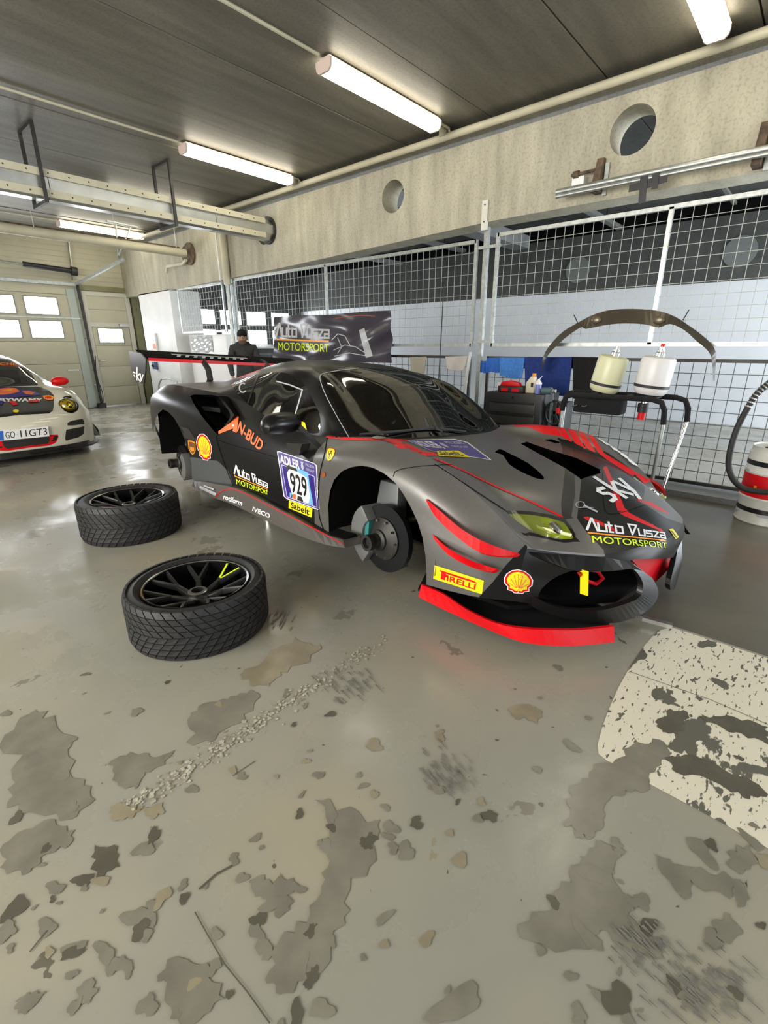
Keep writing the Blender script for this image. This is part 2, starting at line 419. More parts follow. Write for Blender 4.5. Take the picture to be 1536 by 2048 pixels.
# ceiling: precast planks
ceil = thing('ceiling', None, None, kind='structure')
y = -4.6; k = 1
edges = [-4.6] + [0.86 - 1.15 * i for i in range(4, 0, -1)] + [0.86, 1.97, 3.11, 4.23, 5.42, 6.30, 7.45, 8.6, 9.75, 10.9, 12.6]
for a, b in zip(edges[:-1], edges[1:]):
    dz = random.uniform(0, .012)
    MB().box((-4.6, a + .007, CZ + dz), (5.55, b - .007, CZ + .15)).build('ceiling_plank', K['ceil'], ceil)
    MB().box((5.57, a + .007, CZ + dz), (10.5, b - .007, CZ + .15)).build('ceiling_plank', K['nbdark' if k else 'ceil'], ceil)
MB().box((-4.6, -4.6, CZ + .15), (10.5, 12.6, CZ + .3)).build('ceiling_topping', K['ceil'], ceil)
# concrete beam with round service holes
def holed_plate(name, outline, holes, x0, x1, mt, **kw):
    cu = bpy.data.curves.new('b', 'CURVE'); cu.dimensions = '2D'; cu.fill_mode = 'BOTH'; cu.extrude = (x1 - x0) / 2
    for pts in [outline] + [ellp(c[0], c[1], c[2], c[2], 40) for c in holes]:
        s = cu.splines.new('POLY'); s.points.add(len(pts) - 1); s.use_cyclic_u = True
        for p, q in zip(s.points, pts): p.co = (q[0], q[1], 0, 1)
    o = bpy.data.objects.new('b', cu); C.objects.link(o); dg = bpy.context.evaluated_depsgraph_get(); dg.update()
    me = bpy.data.meshes.new_from_object(o.evaluated_get(dg)); bpy.data.objects.remove(o)
    for v in me.vertices:
        a, b, c = v.co; v.co = ((x0 + x1) / 2 + c, a, b)
    me.materials.clear()
    return link(name, me, None, mt, **kw)
bot = [(12.5, 2.40), (10, 2.42), (6.5, 2.49), (3, 2.60), (-4.6, 2.60)]
HOLES = [(1.685, 3.10, .185), (4.40, 3.06, .175), (7.05, 3.02, .17), (9.55, 2.98, .14), (-1.05, 3.1, .185)]
beam = holed_plate('wall_right', [(-4.6, 3.39), (12.5, 3.36)] + bot, HOLES, 5.2, 5.5, K['beam']); beam['kind'] = 'structure'
MB().box((5.27, -4.6, 3.36), (5.5, 12.5, CZ)).build('beam_recess', K['dkconc'], beam)
MB().tube([(5.14, -4.6, 3.475), (5.14, 12.4, 3.46)], .036, 12).build('trim_1', K['cream'], None, True)['kind'] = 'structure'
MB().box((5.17, -4.6, 3.44), (5.27, 12.5, 3.5)).build('trim_2', K['beam'])['kind'] = 'structure'
for yy in (3.62, 6.12, 8.6, 11.1):
    MB().box((5.08, yy - .03, 3.47), (5.19, yy + .03, 3.545)).build('pipe_clip', K['cream'], bpy.data.objects['trim_1'])
# far wall with the sectional door
wf = thing('wall_far', None, None, kind='structure')
YW = 12.5
MB().box((-4.6, YW, 2.6), (5.32, YW + .12, CZ)).build('upper_wall', K['doorcream'], wf)
for i in range(8):
    MB().box((-4.6, YW - .012, 2.70 + i * .105), (5.3, YW, 2.775 + i * .105)).build('cladding_rib', K['doorcream'], wf)
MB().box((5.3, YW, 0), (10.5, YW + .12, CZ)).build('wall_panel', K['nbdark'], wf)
MB().box((-4.6, YW, 0), (-1.55, YW + .12, 2.6)).build('wall_panel', K['doorcream'], wf)
MB().box((-1.6, YW + .03, 0), (5.32, YW + .1, 2.62)).build('light_stop_board', K['doorcream'], wf)  # unseen board added to stop light leaking between the door sections
MB().box((4.16, YW - .02, 0), (4.30, YW + .03, 2.6)).build('jamb', mat('pale_jamb', (.42, .45, .38), .5), wf)
MB().box((4.26, YW - .01, 2.47), (5.32, YW + .03, 2.6)).build('door_head', K['doorcream'], wf)
d1 = thing('door_1', None, None, (1.3, YW, 0), kind='structure')
for i, (za, zb) in enumerate([(0.02, .50), (.505, .98), (.985, 1.44), (1.445, 1.915), (1.92, 2.38), (2.385, 2.56)]):
    MB().box((-1.5, YW - .03, za), (4.16, YW + .02, zb)).build('door_section', K['doorcream'], d1, bevel=.006)
K['pane'] = emis('daylight_pane', (0.92, 0.95, 1.0), PANE_E)
K['panetrim'] = mat('pane_trim', (0.30, 0.30, 0.25), 0.5)
def pane(x0, x1, z0, z1, parent, y=YW - .033):
    p = MB().box((x0, y - .008, z0), (x1, y + .006, z1)).build('window_pane', K['pane'], parent)
    m_ = MB()
    for a in (((x0 - .025, y - .02, z0 - .025), (x1 + .025, y, z0)), ((x0 - .025, y - .02, z1), (x1 + .025, y, z1 + .025)), ((x0 - .025, y - .02, z0), (x0, y, z1)), ((x1, y - .02, z0), (x1 + .025, y, z1))): m_.box(*a)
    m_.build('pane_frame', K['panetrim'], parent)
for i in range(6):
    x = 3.19 - .76 * i
    pane(x, x + .57, 1.985, 2.30, d1); pane(x, x + .57, 1.525, 1.84, d1)
MB().box((-1.5, YW - .06, 1.905), (4.16, YW - .03, 1.93)).build('stiffening_rail', K['galv'], d1)
MB().box((3.98, YW - .05, .02), (4.14, YW - .03, 2.5)).build('end_stile', mat('pale_green', (.42, .47, .42), .5), d1)
MB().box((3.70, YW - .06, .83), (3.92, YW - .03, .86)).build('door_handle', K['white'], d1)
MB().box((-1.6, YW - .10, 2.56), (4.2, YW - .03, 2.62)).build('header_rail', K['galv'], d1)
# track, spring
tr = thing('door_track', 'dark steel roller track running up beside the garage door and bending inward', 'door track', (4.22, YW - .1, 0))
q = atY(250, 517, 10.4); q2 = atY(160, 555, 12.25)
MB().bar((4.24, YW - .11, 0), (4.20, YW - .11, 2.62), .045, .045).build('vertical_track', K['darkmetal'], tr)
MB().bar((4.19, YW - .1, 2.60), tuple(q), .05, .05).build('horizontal_track', K['galv'], tr)
for z in (.5, 1.0, 1.5, 2.0): MB().box((4.17, YW - .08, z), (4.24, YW - .052, z + .03)).build('bracket', K['galv'], tr)
MB().box((4.15, YW - .15, .0), (4.31, YW - .065, .1)).build('track_foot', K['black'], tr)
a = atY(46, 528, 12.3); b = atY(150, 543, 12.3)
sp = thing('torsion_spring', 'black coiled torsion spring above the garage door', 'spring', tuple(a))
MB().tube([a, b], .05, 12).build('coil', K['black'], sp, True)
MB().tube([b - (b - a) * .08, b + (b - a) * .04], .085, 14).build('cable_drum', K['darkmetal'], sp, True)
MB().tube([a - (b - a) * 2.4, a], .018, 8).build('shaft', K['galv'], sp, True)
c = atY(142, 520, 12.4); MB().bar(tuple(atY(136, 480, 12.42)), tuple(atY(146, 560, 12.42)), .07, .02).build('mounting_plate', K['galv'], sp)
# pedestrian door
d2 = thing('door_2', None, None, (4.75, YW, 0), kind='structure')
K['dframe'] = mat('door_frame_paint', (.55, .54, .45), .45)
for a in (((4.27, 0), (4.35, 2.48)), ((5.16, 0), (5.26, 2.48)), ((4.35, 2.40), (5.16, 2.48)), ((4.35, 1.76), (5.16, 1.85))):
    MB().box((a[0][0], YW - .05, a[0][1]), (a[1][0], YW, a[1][1])).build('frame_member', K['dframe'], d2)
MB().box((4.35, YW - .03, 1.85), (5.16, YW, 2.12)).build('upper_panel', K['doorcream'], d2)
MB().box((4.35, YW - .03, 2.125), (5.16, YW, 2.40)).build('upper_panel', K['doorcream'], d2)
for z0, z1 in ((.02, .45), (.455, .9), (.905, 1.35), (1.355, 1.75)): MB().box((4.36, YW - .035, z0), (5.15, YW, z1)).build('door_panel', K['doorcream'], d2, bevel=.004)
pane(4.47, 4.98, 1.43, 1.71, d2, YW - .04)
MB().box((4.93, YW - .11, 1.775), (5.12, YW - .05, 1.83)).build('door_closer', K['steel'], d2)
MB().tube([(4.38, YW - .03, 1.03), (4.38, YW - .09, 1.03), (4.50, YW - .09, 1.02)], .012, 8).build('door_handle', K['chrome'], d2, True)
MB().box((4.35, YW - .06, 0), (5.16, YW - .02, .025)).build('threshold', K['steel'], d2)
gp = MB(); gp.box((4.24, YW - .06, 2.50), (5.46, YW + .01, 2.60)); gp.box((5.30, YW - .07, 0), (5.46, YW + .01, 2.62))
gp.build('trim_3', K['greenpaint'])['kind'] = 'structure'
tag(MB().tube([tuple(atY(x + 2, y, 12.33)) for x, y in [(189, 712), (190, 750), (203, 785), (205, 803), (196, 812)]], .008, 6).build('door_cable', K['black'], None, True), 'thin black cable hanging beside the pedestrian door', 'cable')
# walls outside the view
MB().box((-4.7, -4.6, 0), (-4.6, 12.6, CZ)).build('wall_left', K['dkconc'])['kind'] = 'structure'
wb = MB(); wb.box((-4.6, -4.7, 2.9), (10.5, -4.6, CZ)); wb.box((-4.6, -4.7, 0), (-1.6, -4.6, 2.9)); wb.box((2.8, -4.7, 0), (5.9, -4.6, 2.9)); wb.box((10.1, -4.7, 0), (10.5, -4.6, 2.9))
wb.build('wall_back', K['doorcream'])['kind'] = 'structure'
# next bay
wn = thing('wall_next_bay', None, None, kind='structure')
MB().box((10.4, -4.6, 0), (10.5, 12.5, 2.33)).build('wall_panel', K['bluewall'], wn)
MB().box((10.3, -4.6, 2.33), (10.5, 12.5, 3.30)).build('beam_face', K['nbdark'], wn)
K['disc'] = mat('pale_hole_disc', (.16, .18, .175), .7)
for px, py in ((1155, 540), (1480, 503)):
    p = atX(px, py, 10.28); MB().lathe([(.23, 0), (.23, .05)], p, (1, 0, 0), 28).build('hole_disc', K['disc'], wn)  # pale discs stand in for the lighter open holes of this beam
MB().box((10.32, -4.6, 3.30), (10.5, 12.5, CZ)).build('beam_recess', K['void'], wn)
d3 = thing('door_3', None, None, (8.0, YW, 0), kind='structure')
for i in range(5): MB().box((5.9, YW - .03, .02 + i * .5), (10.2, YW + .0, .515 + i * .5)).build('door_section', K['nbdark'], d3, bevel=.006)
for x0, x1 in ((6.75, 7.40), (7.58, 8.20), (8.40, 9.02), (9.24, 9.86)):
    pane(x0, x1, 1.90, 2.24, d3); pane(x0, x1, 1.39, 1.75, d3)
MB().box((5.9, YW - .12, 1.27), (10.2, YW - .02, 1.33)).build('stiffening_rail', K['white'], d3)
MB().box((5.05, -4.6, 0), (5.5, 8.6, .05)).build('trim_4', K['dkconc'])['kind'] = 'structure'
# white pillar with switch box
MB().box((5.2, 10.35, 0), (5.85, 11.80, 2.43)).build('wall_pillar', K['white'])['kind'] = 'structure'
sb = thing('electric_cabinet', 'flat white electric cabinet with an orange warning sticker on the white pillar', 'electric cabinet', tuple(atX(309, 686, 5.19)))
a = atX(299, 667, 5.19); b = atX(318, 706, 5.19)
MB().box((5.15, b[1], b[2]), (5.198, a[1], a[2])).build('box', K['wht'], sb, bevel=.008)
MB().box((5.145, b[1] + .03, b[2] + .09), (5.151, b[1] + .15, b[2] + .2)).build('warning_sticker', K['orange'], sb)
a = atX(311, 731, 5.17); so = thing('wall_socket', 'small blue-grey wall socket low on the white pillar', 'socket', tuple(a))
MB().box((5.12, a[1] - .06, a[2] - .08), (5.198, a[1] + .06, a[2] + .08)).build('housing', mat('socket_blue', (.10, .13, .25), .5), so, bevel=.008)
MB().lathe([(.035, 0), (.03, .03)], (5.12, a[1], a[2]), (-1, 0, -.4), 14).build('lid', K['black'], so, True)
for i, (px, t) in enumerate(((284, 'leftmost cream riser pipe above the white pillar'), (305, 'second cream riser pipe above the white pillar'))):
    p = atX(px, 560, 5.35); tag(MB().tube([(5.35, p[1], 2.5), (5.35, p[1], 3.36)], .03, 10).build('riser_pipe', K['cream'], None, True), t, 'pipe')
p = atX(452, 520, 5.15)
rp = thing('downpipe', 'cream downpipe with a thin conduit running down the beam and left fence post', 'pipe', (5.15, p[1], 1.2))
MB().tube([(5.13, p[1], 3.44), (5.13, p[1] , 2.35)], .06, 14).build('pipe', K['cream'], rp, True)
MB().tube([(5.11, p[1] + .18, 3.44), (5.11, p[1] + .17, 2.42)], .014, 8).build('conduit', K['wht'], rp, True)
MB().tube([(5.13, p[1], 2.36), (5.13, p[1] - .02, 1.0)], .035, 12).build('lower_pipe', K['galv'], rp, True)

# ---------------------------------------------------------------- ceiling lights
K['tube'] = emis('lamp_glow', (1.0, 0.93, 0.76), LAMP_E)
K['housing'] = mat('lamp_housing', (.62, .50, .44), .4)
def lamp(x0, x1, yy, label, real=True):
    t = thing('fluorescent_light', label, 'ceiling light', ((x0 + x1) / 2, yy, CZ), group='ceiling fluorescent lights')
    z = CZ - .012
    MB().box((x0 + .02, yy - .06, z - .02), (x1 - .02, yy + .06, z)).build('housing', K['housing'], t)
    pts = [(-.080, .012), (-.082, -.02), (-.076, -.050), (-.05, -.072), (.05, -.072), (.076, -.050), (.082, -.02), (.080, .012)]
    MB().prism([(x0 + .02, yy + a, z - .035 + b) for a, b in pts], (x1 - x0 - .04, 0, 0)).build('diffuser', K['tube'], t)
    for xe in (x0, x1 - .02): MB().prism([(xe, yy + a * 1.05, z - .035 + b * 1.05) for a, b in pts], (.02, 0, 0)).build('end_cap', K['housing'], t)
for yy, x0, lb in ((3.55, 3.32, 'largest fluorescent ceiling light in view, nearest complete one above the car'), (6.05, 3.42, 'second fluorescent ceiling light behind the largest one'),
                   (8.60, 3.55, 'third fluorescent ceiling light partly behind the strut hanger of the duct'), (11.15, 3.65, 'farthest fluorescent ceiling light near the garage door'),
                   (1.10, 3.40, 'fluorescent ceiling light cut off by the top right edge of the photo')):
    lamp(x0, x0 + 1.55, yy, lb)
    xs = {3.55: .6}.get(yy, -4.5)
    c_ = thing('conduit', {3.55: 'cream conduit feeding the largest ceiling light', 6.05: 'long cream conduit feeding the second ceiling light', 8.6: 'cream conduit feeding the third ceiling light', 11.15: 'cream conduit feeding the farthest ceiling light', 1.10: 'cream conduit feeding the ceiling light at the top right edge'}[yy], 'conduit', (x0, yy, CZ - .03))
    MB().tube([(-.9, yy, CZ - .02), (x0 - .04, yy, CZ - .02)], .013, 8).build('feed_pipe', K['cream'], c_, True)
    MB().tube([(x0 + 1.6, yy, CZ - .02), (5.12, yy, CZ - .02), (5.14, yy, CZ - .07)], .012, 8).build('end_pipe', K['cream'], c_, True)
for yy in (-1.4, -3.6):
    lamp(3.4, 4.95, yy, 'fluorescent ceiling light behind the camera, %s' % ('nearer one' if yy > -2 else 'farther one'))
for yy in (-1.4, 1.1, 3.55, 6.05, 8.6):
    lamp(-2.6, -1.05, yy, 'fluorescent ceiling light of the left-hand row, %s' % {-1.4: 'behind the camera', 1.1: 'beside the camera', 3.55: 'level with the nearest complete light', 6.05: 'level with the second light', 8.6: 'level with the third light'}[yy])

# ---------------------------------------------------------------- duct and heating pipe
e = atX(533, 462, 5.15)
du = thing('air_duct', 'long faceted sheet metal air duct running under the ceiling into the beam', 'air duct', (2, e[1], e[2]))
oc = [(.17 * math.cos(math.radians(22.5 + 45 * k)), .15 * math.sin(math.radians(22.5 + 45 * k))) for k in range(8)]
xs = [-4.5, -1.6, .4, 2.2, 4.2, 5.2]
K['duct'] = mat('duct_sheet', (.50, .52, .50), .3, .8, noise=.12, scale=6)
for a, b in zip(xs[:-1], xs[1:]): MB().prism([(a + .004, e[1] + u, e[2] + v) for u, v in oc], (b - a - .008, 0, 0)).build('duct_section', K['duct'], du)
m_ = MB()
for v in (.09, -.10):
    m_.box((-4.5, e[1] - .19, e[2] + v - .035), (5.0, e[1] - .165, e[2] + v + .035))
m_.build('seam_strip', K['cream'], du)
m_ = MB()
for i in range(40):
    for v in (.09, -.10): m_.lathe([(.009, 0), (.006, .006)], (-3 + i * .2, e[1] - .19, e[2] + v), (0, -1, 0), 6)
m_.build('rivets', K['darkmetal'], du)['kind'] = 'stuff'
MB().lathe([(.19, 0), (.19, .03)], (5.16, e[1], e[2] + .01), (1, 0, 0), 28).build('wall_flange', K['darkmetal'], du)
for i, (px, py) in enumerate(((352, 448), (93, 400))):
    x = atY(px, py, e[1] - .2)[0]; m_ = MB()
    m_.bar((x, e[1] - .21, e[2] - .2), (x, e[1] - .21, CZ), .035, .03); m_.bar((x, e[1] + .21, e[2] - .2), (x, e[1] + .21, CZ), .035, .03); m_.bar((x, e[1] - .21, e[2] - .185), (x, e[1] + .21, e[2] - .185), .035, .03)
    m_.bar((x, e[1] - .21, CZ - .02), (x, e[1] + .21, CZ - .02), .035, .03)
    m_.build('strut_hanger', K['darkmetal'], du)
e2 = atX(373, 507, 5.12)
hp = thing('heating_pipe', 'cream heating pipe with rust along its top below the air duct', 'pipe', (2, e2[1], e2[2]))
MB().tube([(-4.5, e2[1], e2[2]), (5.1, e2[1], e2[2])], .07, 14).build('pipe', K['cream'], hp, True)
MB().tube([(-4.5, e2[1] + .02, e2[2] + .075), (5.0, e2[1] + .02, e2[2] + .075)], .022, 8).build('rusty_upper_pipe', K['rust'], hp, True)
MB().lathe([(.19, 0), (.19, .03)], (5.16, e2[1], e2[2]), (1, 0, 0), 28).build('wall_flange', K['rust'], hp)
MB().tube([tuple(atX(x, y, 5.1)) for x, y in ((372, 520), (365, 528), (335, 533), (333, 545))], .03, 8).build('branch_pipe', K['cream'], hp, True)
for px in (75, 235, 352):
    x = atY(px, 490, e2[1])[0]; MB().tube([(x, e2[1], e2[2]), (x, e2[1], CZ)], .006, 6).build('hanger_rod', K['galv'], hp, True)
a = atY(232, 445, 9.5); q = atY(236, 515, 9.5)
MB().bar((a[0] - .15, 9.5, a[2]), (a[0] + .35, 9.5, a[2] - .02), .06, .02).build('perforated_rail', K['galv'], hp)
m_ = MB(); m_.bar((a[0], 9.5, a[2]), tuple(q), .02); m_.bar((a[0] + .25, 9.5, a[2]), tuple(q), .02); m_.build('rail_hanger', K['galv'], hp)

# ---------------------------------------------------------------- rail with brackets on the beam
rl = thing('steel_rail', 'galvanised steel rail bolted along the bottom of the concrete beam', 'rail', tuple(atX(1320, 345, 5.02)))
a = atX(1113, 385, 5.02); b = atX(1536, 297, 5.02); b = a + (b - a) * 2.2
MB().tube([a, b], .026, 10).build('upper_tube', K['galv'], rl, True)
MB().tube([a - [0, 0, .035], b - [0, 0, .035]], .016, 10).build('lower_tube', K['galv'], rl, True)
for (x1, y1), (x2, y2) in (((1202, 316), (1188, 388)), ((1533, 242), (1519, 335))):
    p = atX(x1, y1, 5.15); q = atX(x2, y2, 5.15)
    MB().hexa([(5.05, p[1] - .03, q[2]), (5.2, p[1] - .03, q[2]), (5.2, p[1] + .03, q[2]), (5.05, p[1] + .03, q[2]), (5.15, p[1] - .03, p[2]), (5.2, p[1] - .03, p[2]), (5.2, p[1] + .03, p[2]), (5.15, p[1] + .03, p[2])]).build('bracket', K['rust'], rl)
    MB().box((5.17, p[1] - .075, q[2] - .02), (5.2, p[1] - .04, p[2] - .04)).build('bracket_plate', K['galv'], rl)
p = atX(1158, 348, 5.12); q = atX(1190, 340, 5.12)
va = thing('pipe_clamp', 'small rusty clamp with a white block on the beam left of the rail bracket', 'clamp', tuple(p))
MB().tube([p + [0, .07, 0], q], .014, 8).build('bolt', K['rust'], va, True); MB().lathe([(.03, 0), (.03, .05)], p, (0, 1, 0), 12).build('knob', K['rust'], va)
MB().box((5.12, p[1] - .05, p[2] - .12), (5.2, p[1] + .06, p[2] - .02)).build('block', K['wht'], va)
tp = thing('tape_cross', 'black tape cross hanging under the steel rail, left and larger of the two', 'tape', tuple(atX(1285, 376, 5.0)), group='black tape crosses under the rail')
def strip(x0, y0, x1, y1, wpx, X, par, nm='tape_strip'):
    a = atX(x0, y0, X); b = atX(x1, y1, X); MB().bar(tuple(a), tuple(b), .006, wpx * .0056, up=(0, 0, 1) if abs(x1 - x0) > abs(y1 - y0) else (0, 1, 0)).build(nm, K['blk'], par)
strip(1258, 377, 1302, 367, 10, 5.0, tp); strip(1288, 352, 1284, 406, 10, 4.992, tp)
tp = thing('tape_cross', 'black tape cross hanging under the steel rail, right and smaller of the two', 'tape', tuple(atX(1310, 362, 5.0)), group='black tape crosses under the rail')
strip(1296, 368, 1335, 357, 9, 4.99, tp); strip(1312, 346, 1309, 378, 9, 4.983, tp)

# ---------------------------------------------------------------- mesh fence
def fence(y0, y1, z0, z1, X, bars, label, wire, frame=K['galv'], fw=.035, px_=.09, pz=.1, wr=.0022, grp='wire mesh fence panels'):
    t = thing('mesh_fence_panel', label, 'fence panel', (X, (y0 + y1) / 2, z0), group=grp)
    for a, b in (((X, y0, z0), (X, y1, z0)), ((X, y0, z1), (X, y1, z1)), ((X, y0, z0 - fw / 2), (X, y0, z1 + fw / 2)), ((X, y1, z0 - fw / 2), (X, y1, z1 + fw / 2))): MB().bar(a, b, fw).build('frame_bar', frame, t)
    for b in bars: MB().bar((X, b, z0), (X, b, z1), fw).build('centre_bar', frame, t)
    m_ = MB(); n = int((y1 - y0) / px_)
    for i in range(1, n): yy = y0 + (y1 - y0) * i / n; m_.bar((X - .006, yy, z0), (X - .006, yy, z1), wr * 2)
    n = int((z1 - z0) / pz)
    for i in range(1, n): zz = z0 + (z1 - z0) * i / n; m_.bar((X - .002, y0, zz), (X - .002, y1, zz), wr * 2)
    m_.build('wire_mesh', wire, t)['kind'] = 'stuff'
    return t
fence(-1.0, 2.917, 1.345, 2.455, 5.2, [1.265, -.38], 'upper wire mesh panel on the right, above the towels and the fuel rig', K['wire'])
fence(3.18, 8.0, 1.345, 2.425, 5.2, [atX(652, 560, 5.2)[1]], 'long upper wire mesh panel in the middle, behind the banner', K['wire'], wr=.0025)
fence(8.38, 10.0, 1.60, 2.40, 5.2, [], 'small upper wire mesh panel at the far left beside the white pillar', K['wire'], wr=.003)
fence(-1.0, 3.0, .09, 1.205, 5.3, [.2], 'lower dark wire mesh panel on the right, behind the fuel rig and oil drum', K['darkwire'], K['darkmetal'], .03, .105, .105, .003)
fence(3.25, 8.0, .09, 1.205, 5.3, [5.6], 'lower dark wire mesh panel in the middle, behind the car roof', K['darkwire'], K['darkmetal'], .03, .105, .105, .003)
def post(yy, label, plate=True):
    t = thing('fence_post', label, 'post', (5.24, yy, 0), group='fence posts')
    MB().bar((5.26, yy, .055), (5.26, yy, 2.56), .05).build('tube', K['galv'], t)
    if plate:
        MB().box((5.175, yy - .035, 2.52), (5.2, yy + .035, 2.80)).build('fixing_plate', mat('plate_zinc', (.62, .62, .55), .5, .3), t)
        for z in (2.76, 2.60): MB().lathe([(.008, 0), (.008, .006)], (5.175, yy, z), (-1, 0, 0), 8).build('bolt', K['darkmetal'], t)
    for z in (1.38, 2.36): MB().bar((5.22, yy - .19, z), (5.22, yy + .1, z), .03).build('cross_bar', K['galv'], t)
post(3.09, 'galvanised fence post with a plate on the beam, left of the tool chest'); post(8.2, 'galvanised fence post at the left, behind the man')
# ---------------------------------------------------------------- floor marking, stains
a = [(1343, 1255), (1315, 1262), (1290, 1290), (1262, 1330), (1237, 1375), (1215, 1425), (1203, 1460), (1195, 1490), (1197, 1508), (1215, 1522), (1236, 1531), (1303, 1570), (1400, 1622), (1536, 1697)]
P = [atZ(x, y) for x, y in a]; tail = [P[-1] + (P[-1] - P[-3]) * 4]; h_ = atZ(1536, 1317); tail.append(h_ + (h_ - P[0]) * 4)
P = P + tail
MB().add([(2.545, -4.6, .0004), (5.05, -4.6, .0004), (5.05, 6.0, .0004), (2.545, 6.0, .0004)], [(0, 1, 2, 3)]).build('dark_floor_strip', K['dark_floor'], floor)  # darker floor tone from the marking edge across to the kerb
MB().prism([(p[0], p[1], .0008) for p in P], (0, 0, .0006)).build('floor_marking', K['floorpaint'], floor)
def stain_poly(name, pts, mt, z, rough=.12, sub=5):
    pts = [atZ(x, y, 0) for x, y in pts]; o = []
    n = len(pts)
    for i in range(n):
        a, b = pts[i], pts[(i + 1) % n]; L = np.hypot(*(b - a)[:2]); d = (b - a) / max(L, 1e-6); q = np.array([-d[1], d[0], 0])
        for k in range(sub): o.append(a + (b - a) * k / sub + (q * random.uniform(-1, 1) * L * rough if k else 0))
    me = [(p[0], p[1], z) for p in o]
    return MB().add(me, [tuple(t) for t in tessellate_polygon([[Vector(p) for p in me]])])
ST = {'st1': [], 'st2': [], 'st3': [], 'st4': [], 'st5': []}
big = [('st1', [(10, 1470), (70, 1420), (110, 1440), (155, 1475), (135, 1500), (170, 1560), (190, 1600), (140, 1640), (60, 1625), (15, 1605), (25, 1560)]),
       ('st1', [(375, 1440), (405, 1408), (455, 1400), (500, 1380), (520, 1395), (490, 1440), (430, 1480), (385, 1492)]), ('st1', [(215, 1530), (260, 1505), (300, 1515), (350, 1500), (330, 1530), (290, 1545), (270, 1580), (235, 1565)]),
       ('st3', [(480, 1350), (540, 1300), (590, 1275), (640, 1290), (620, 1325), (560, 1345), (540, 1375), (500, 1370)]),
       ('st1', [(1150, 1570), (1185, 1540), (1230, 1520), (1265, 1490), (1320, 1480), (1340, 1510), (1310, 1545), (1300, 1580), (1250, 1580), (1220, 1600), (1205, 1640), (1180, 1680), (1150, 1660), (1135, 1610)]),
       ('st1', [(1035, 1850), (1090, 1825), (1120, 1780), (1160, 1730), (1190, 1680), (1215, 1690), (1240, 1715), (1225, 1760), (1250, 1790), (1275, 1800), (1255, 1830), (1310, 1880), (1330, 1920), (1270, 1905), (1200, 1860), (1180, 1900), (1090, 1890), (1040, 1875)]),
       ('st1', [(0, 1700), (50, 1660), (110, 1640), (150, 1660), (140, 1690), (90, 1710), (60, 1745), (10, 1740)]), ('st1', [(630, 1600), (660, 1600), (760, 1640), (750, 1700), (700, 1780), (690, 1850), (620, 1960), (560, 1990), (530, 1960), (560, 1880), (620, 1830), (650, 1760), (655, 1700)]),
       ('st2', [(190, 1690), (235, 1695), (240, 1735), (195, 1760), (185, 1730)]), ('st1', [(497, 1765), (520, 1752), (545, 1770), (560, 1745), (600, 1770), (575, 1790), (580, 1820), (558, 1838), (545, 1808), (510, 1795)]),
       ('st1', [(500, 1850), (520, 1835), (530, 1870), (545, 1900), (535, 1925), (515, 1905)]), ('st1', [(210, 1930), (245, 1910), (265, 1935), (255, 1962), (240, 1940), (215, 1955)]), ('st1', [(155, 1975), (185, 1955), (195, 1985), (175, 2010), (158, 2000)]),
       ('st1', [(30, 2005), (55, 1985), (95, 1985), (70, 2010), (50, 2030), (35, 2025)]), ('st3', [(220, 1615), (250, 1605), (282, 1620), (260, 1638), (225, 1640)]), ('st3', [(290, 1615), (325, 1605), (330, 1625), (300, 1640)]),
       ('st1', [(1300, 1700), (1345, 1730), (1400, 1735), (1480, 1760), (1460, 1800), (1380, 1760), (1370, 1800), (1350, 1780)]), ('st1', [(1460, 1700), (1500, 1690), (1510, 1730), (1480, 1750), (1458, 1735)]), ('st1', [(1465, 1770), (1495, 1760), (1500, 1800), (1475, 1815)]), ('st1', [(1425, 1840), (1460, 1830), (1485, 1870), (1460, 1890), (1430, 1870)]),
       ('st2', [(1328, 1515), (1370, 1510), (1440, 1535), (1500, 1560), (1536, 1590), (1500, 1600), (1440, 1570), (1350, 1545)]), ('st2', [(1310, 1445), (1340, 1418), (1375, 1425), (1370, 1450), (1355, 1470), (1325, 1465)]), ('st2', [(1400, 1428), (1470, 1435), (1536, 1455), (1536, 1490), (1470, 1465), (1410, 1445)]),
       ('st2', [(605, 1970), (622, 1935), (636, 1930), (632, 1965), (615, 1982)]), ('st2', [(605, 1870), (620, 1848), (636, 1850), (620, 1880)]), ('st2', [(720, 1680), (745, 1665), (757, 1680), (740, 1700), (722, 1695)]), ('st2', [(960, 1628), (975, 1620), (996, 1632), (990, 1645), (968, 1640)]),
       ('st1', [(335, 1920), (375, 1920), (420, 1935), (450, 2000), (400, 2040), (340, 2040), (330, 1990)]), ('st3', [(1020, 1415), (1060, 1410), (1085, 1425), (1075, 1450), (1050, 1435), (1030, 1440)]), ('st3', [(868, 1465), (885, 1460), (892, 1480), (878, 1485)])]
for i, (k, pts) in enumerate(big): ST[k].append(stain_poly('s', pts, None, .0018 + i * .00001, .16))
rs = random.Random(3)
for i in range(150):
    px = rs.uniform(0, 1536); py = 1330 + 718 * rs.random() ** .8; p = atZ(px, py)
    if py < 1420 and px > 1150: continue
    r = rs.uniform(.005, .020) * (1.6 if rs.random() < .18 else 1); sx = rs.uniform(.6, 1.9); an = rs.uniform(0, 3.1); ph = [rs.uniform(0, 6.3) for _ in range(3)]; o = []
    for j in range(16):
        t = j * math.pi / 8; rr = r * (1 + .25 * math.sin(2 * t + ph[0]) + .18 * math.sin(3 * t + ph[1]) + .12 * math.sin(5 * t + ph[2])); x = rr * math.cos(t) * sx; y_ = rr * math.sin(t)
        o.append((p[0] + x * math.cos(an) - y_ * math.sin(an), p[1] + x * math.sin(an) + y_ * math.cos(an), .0022 + i * 1e-6))
    ST['st1' if rs.random() < .68 else ('st2' if rs.random() < .6 else 'st3')].append(MB().add(o, [tuple(range(16))]))
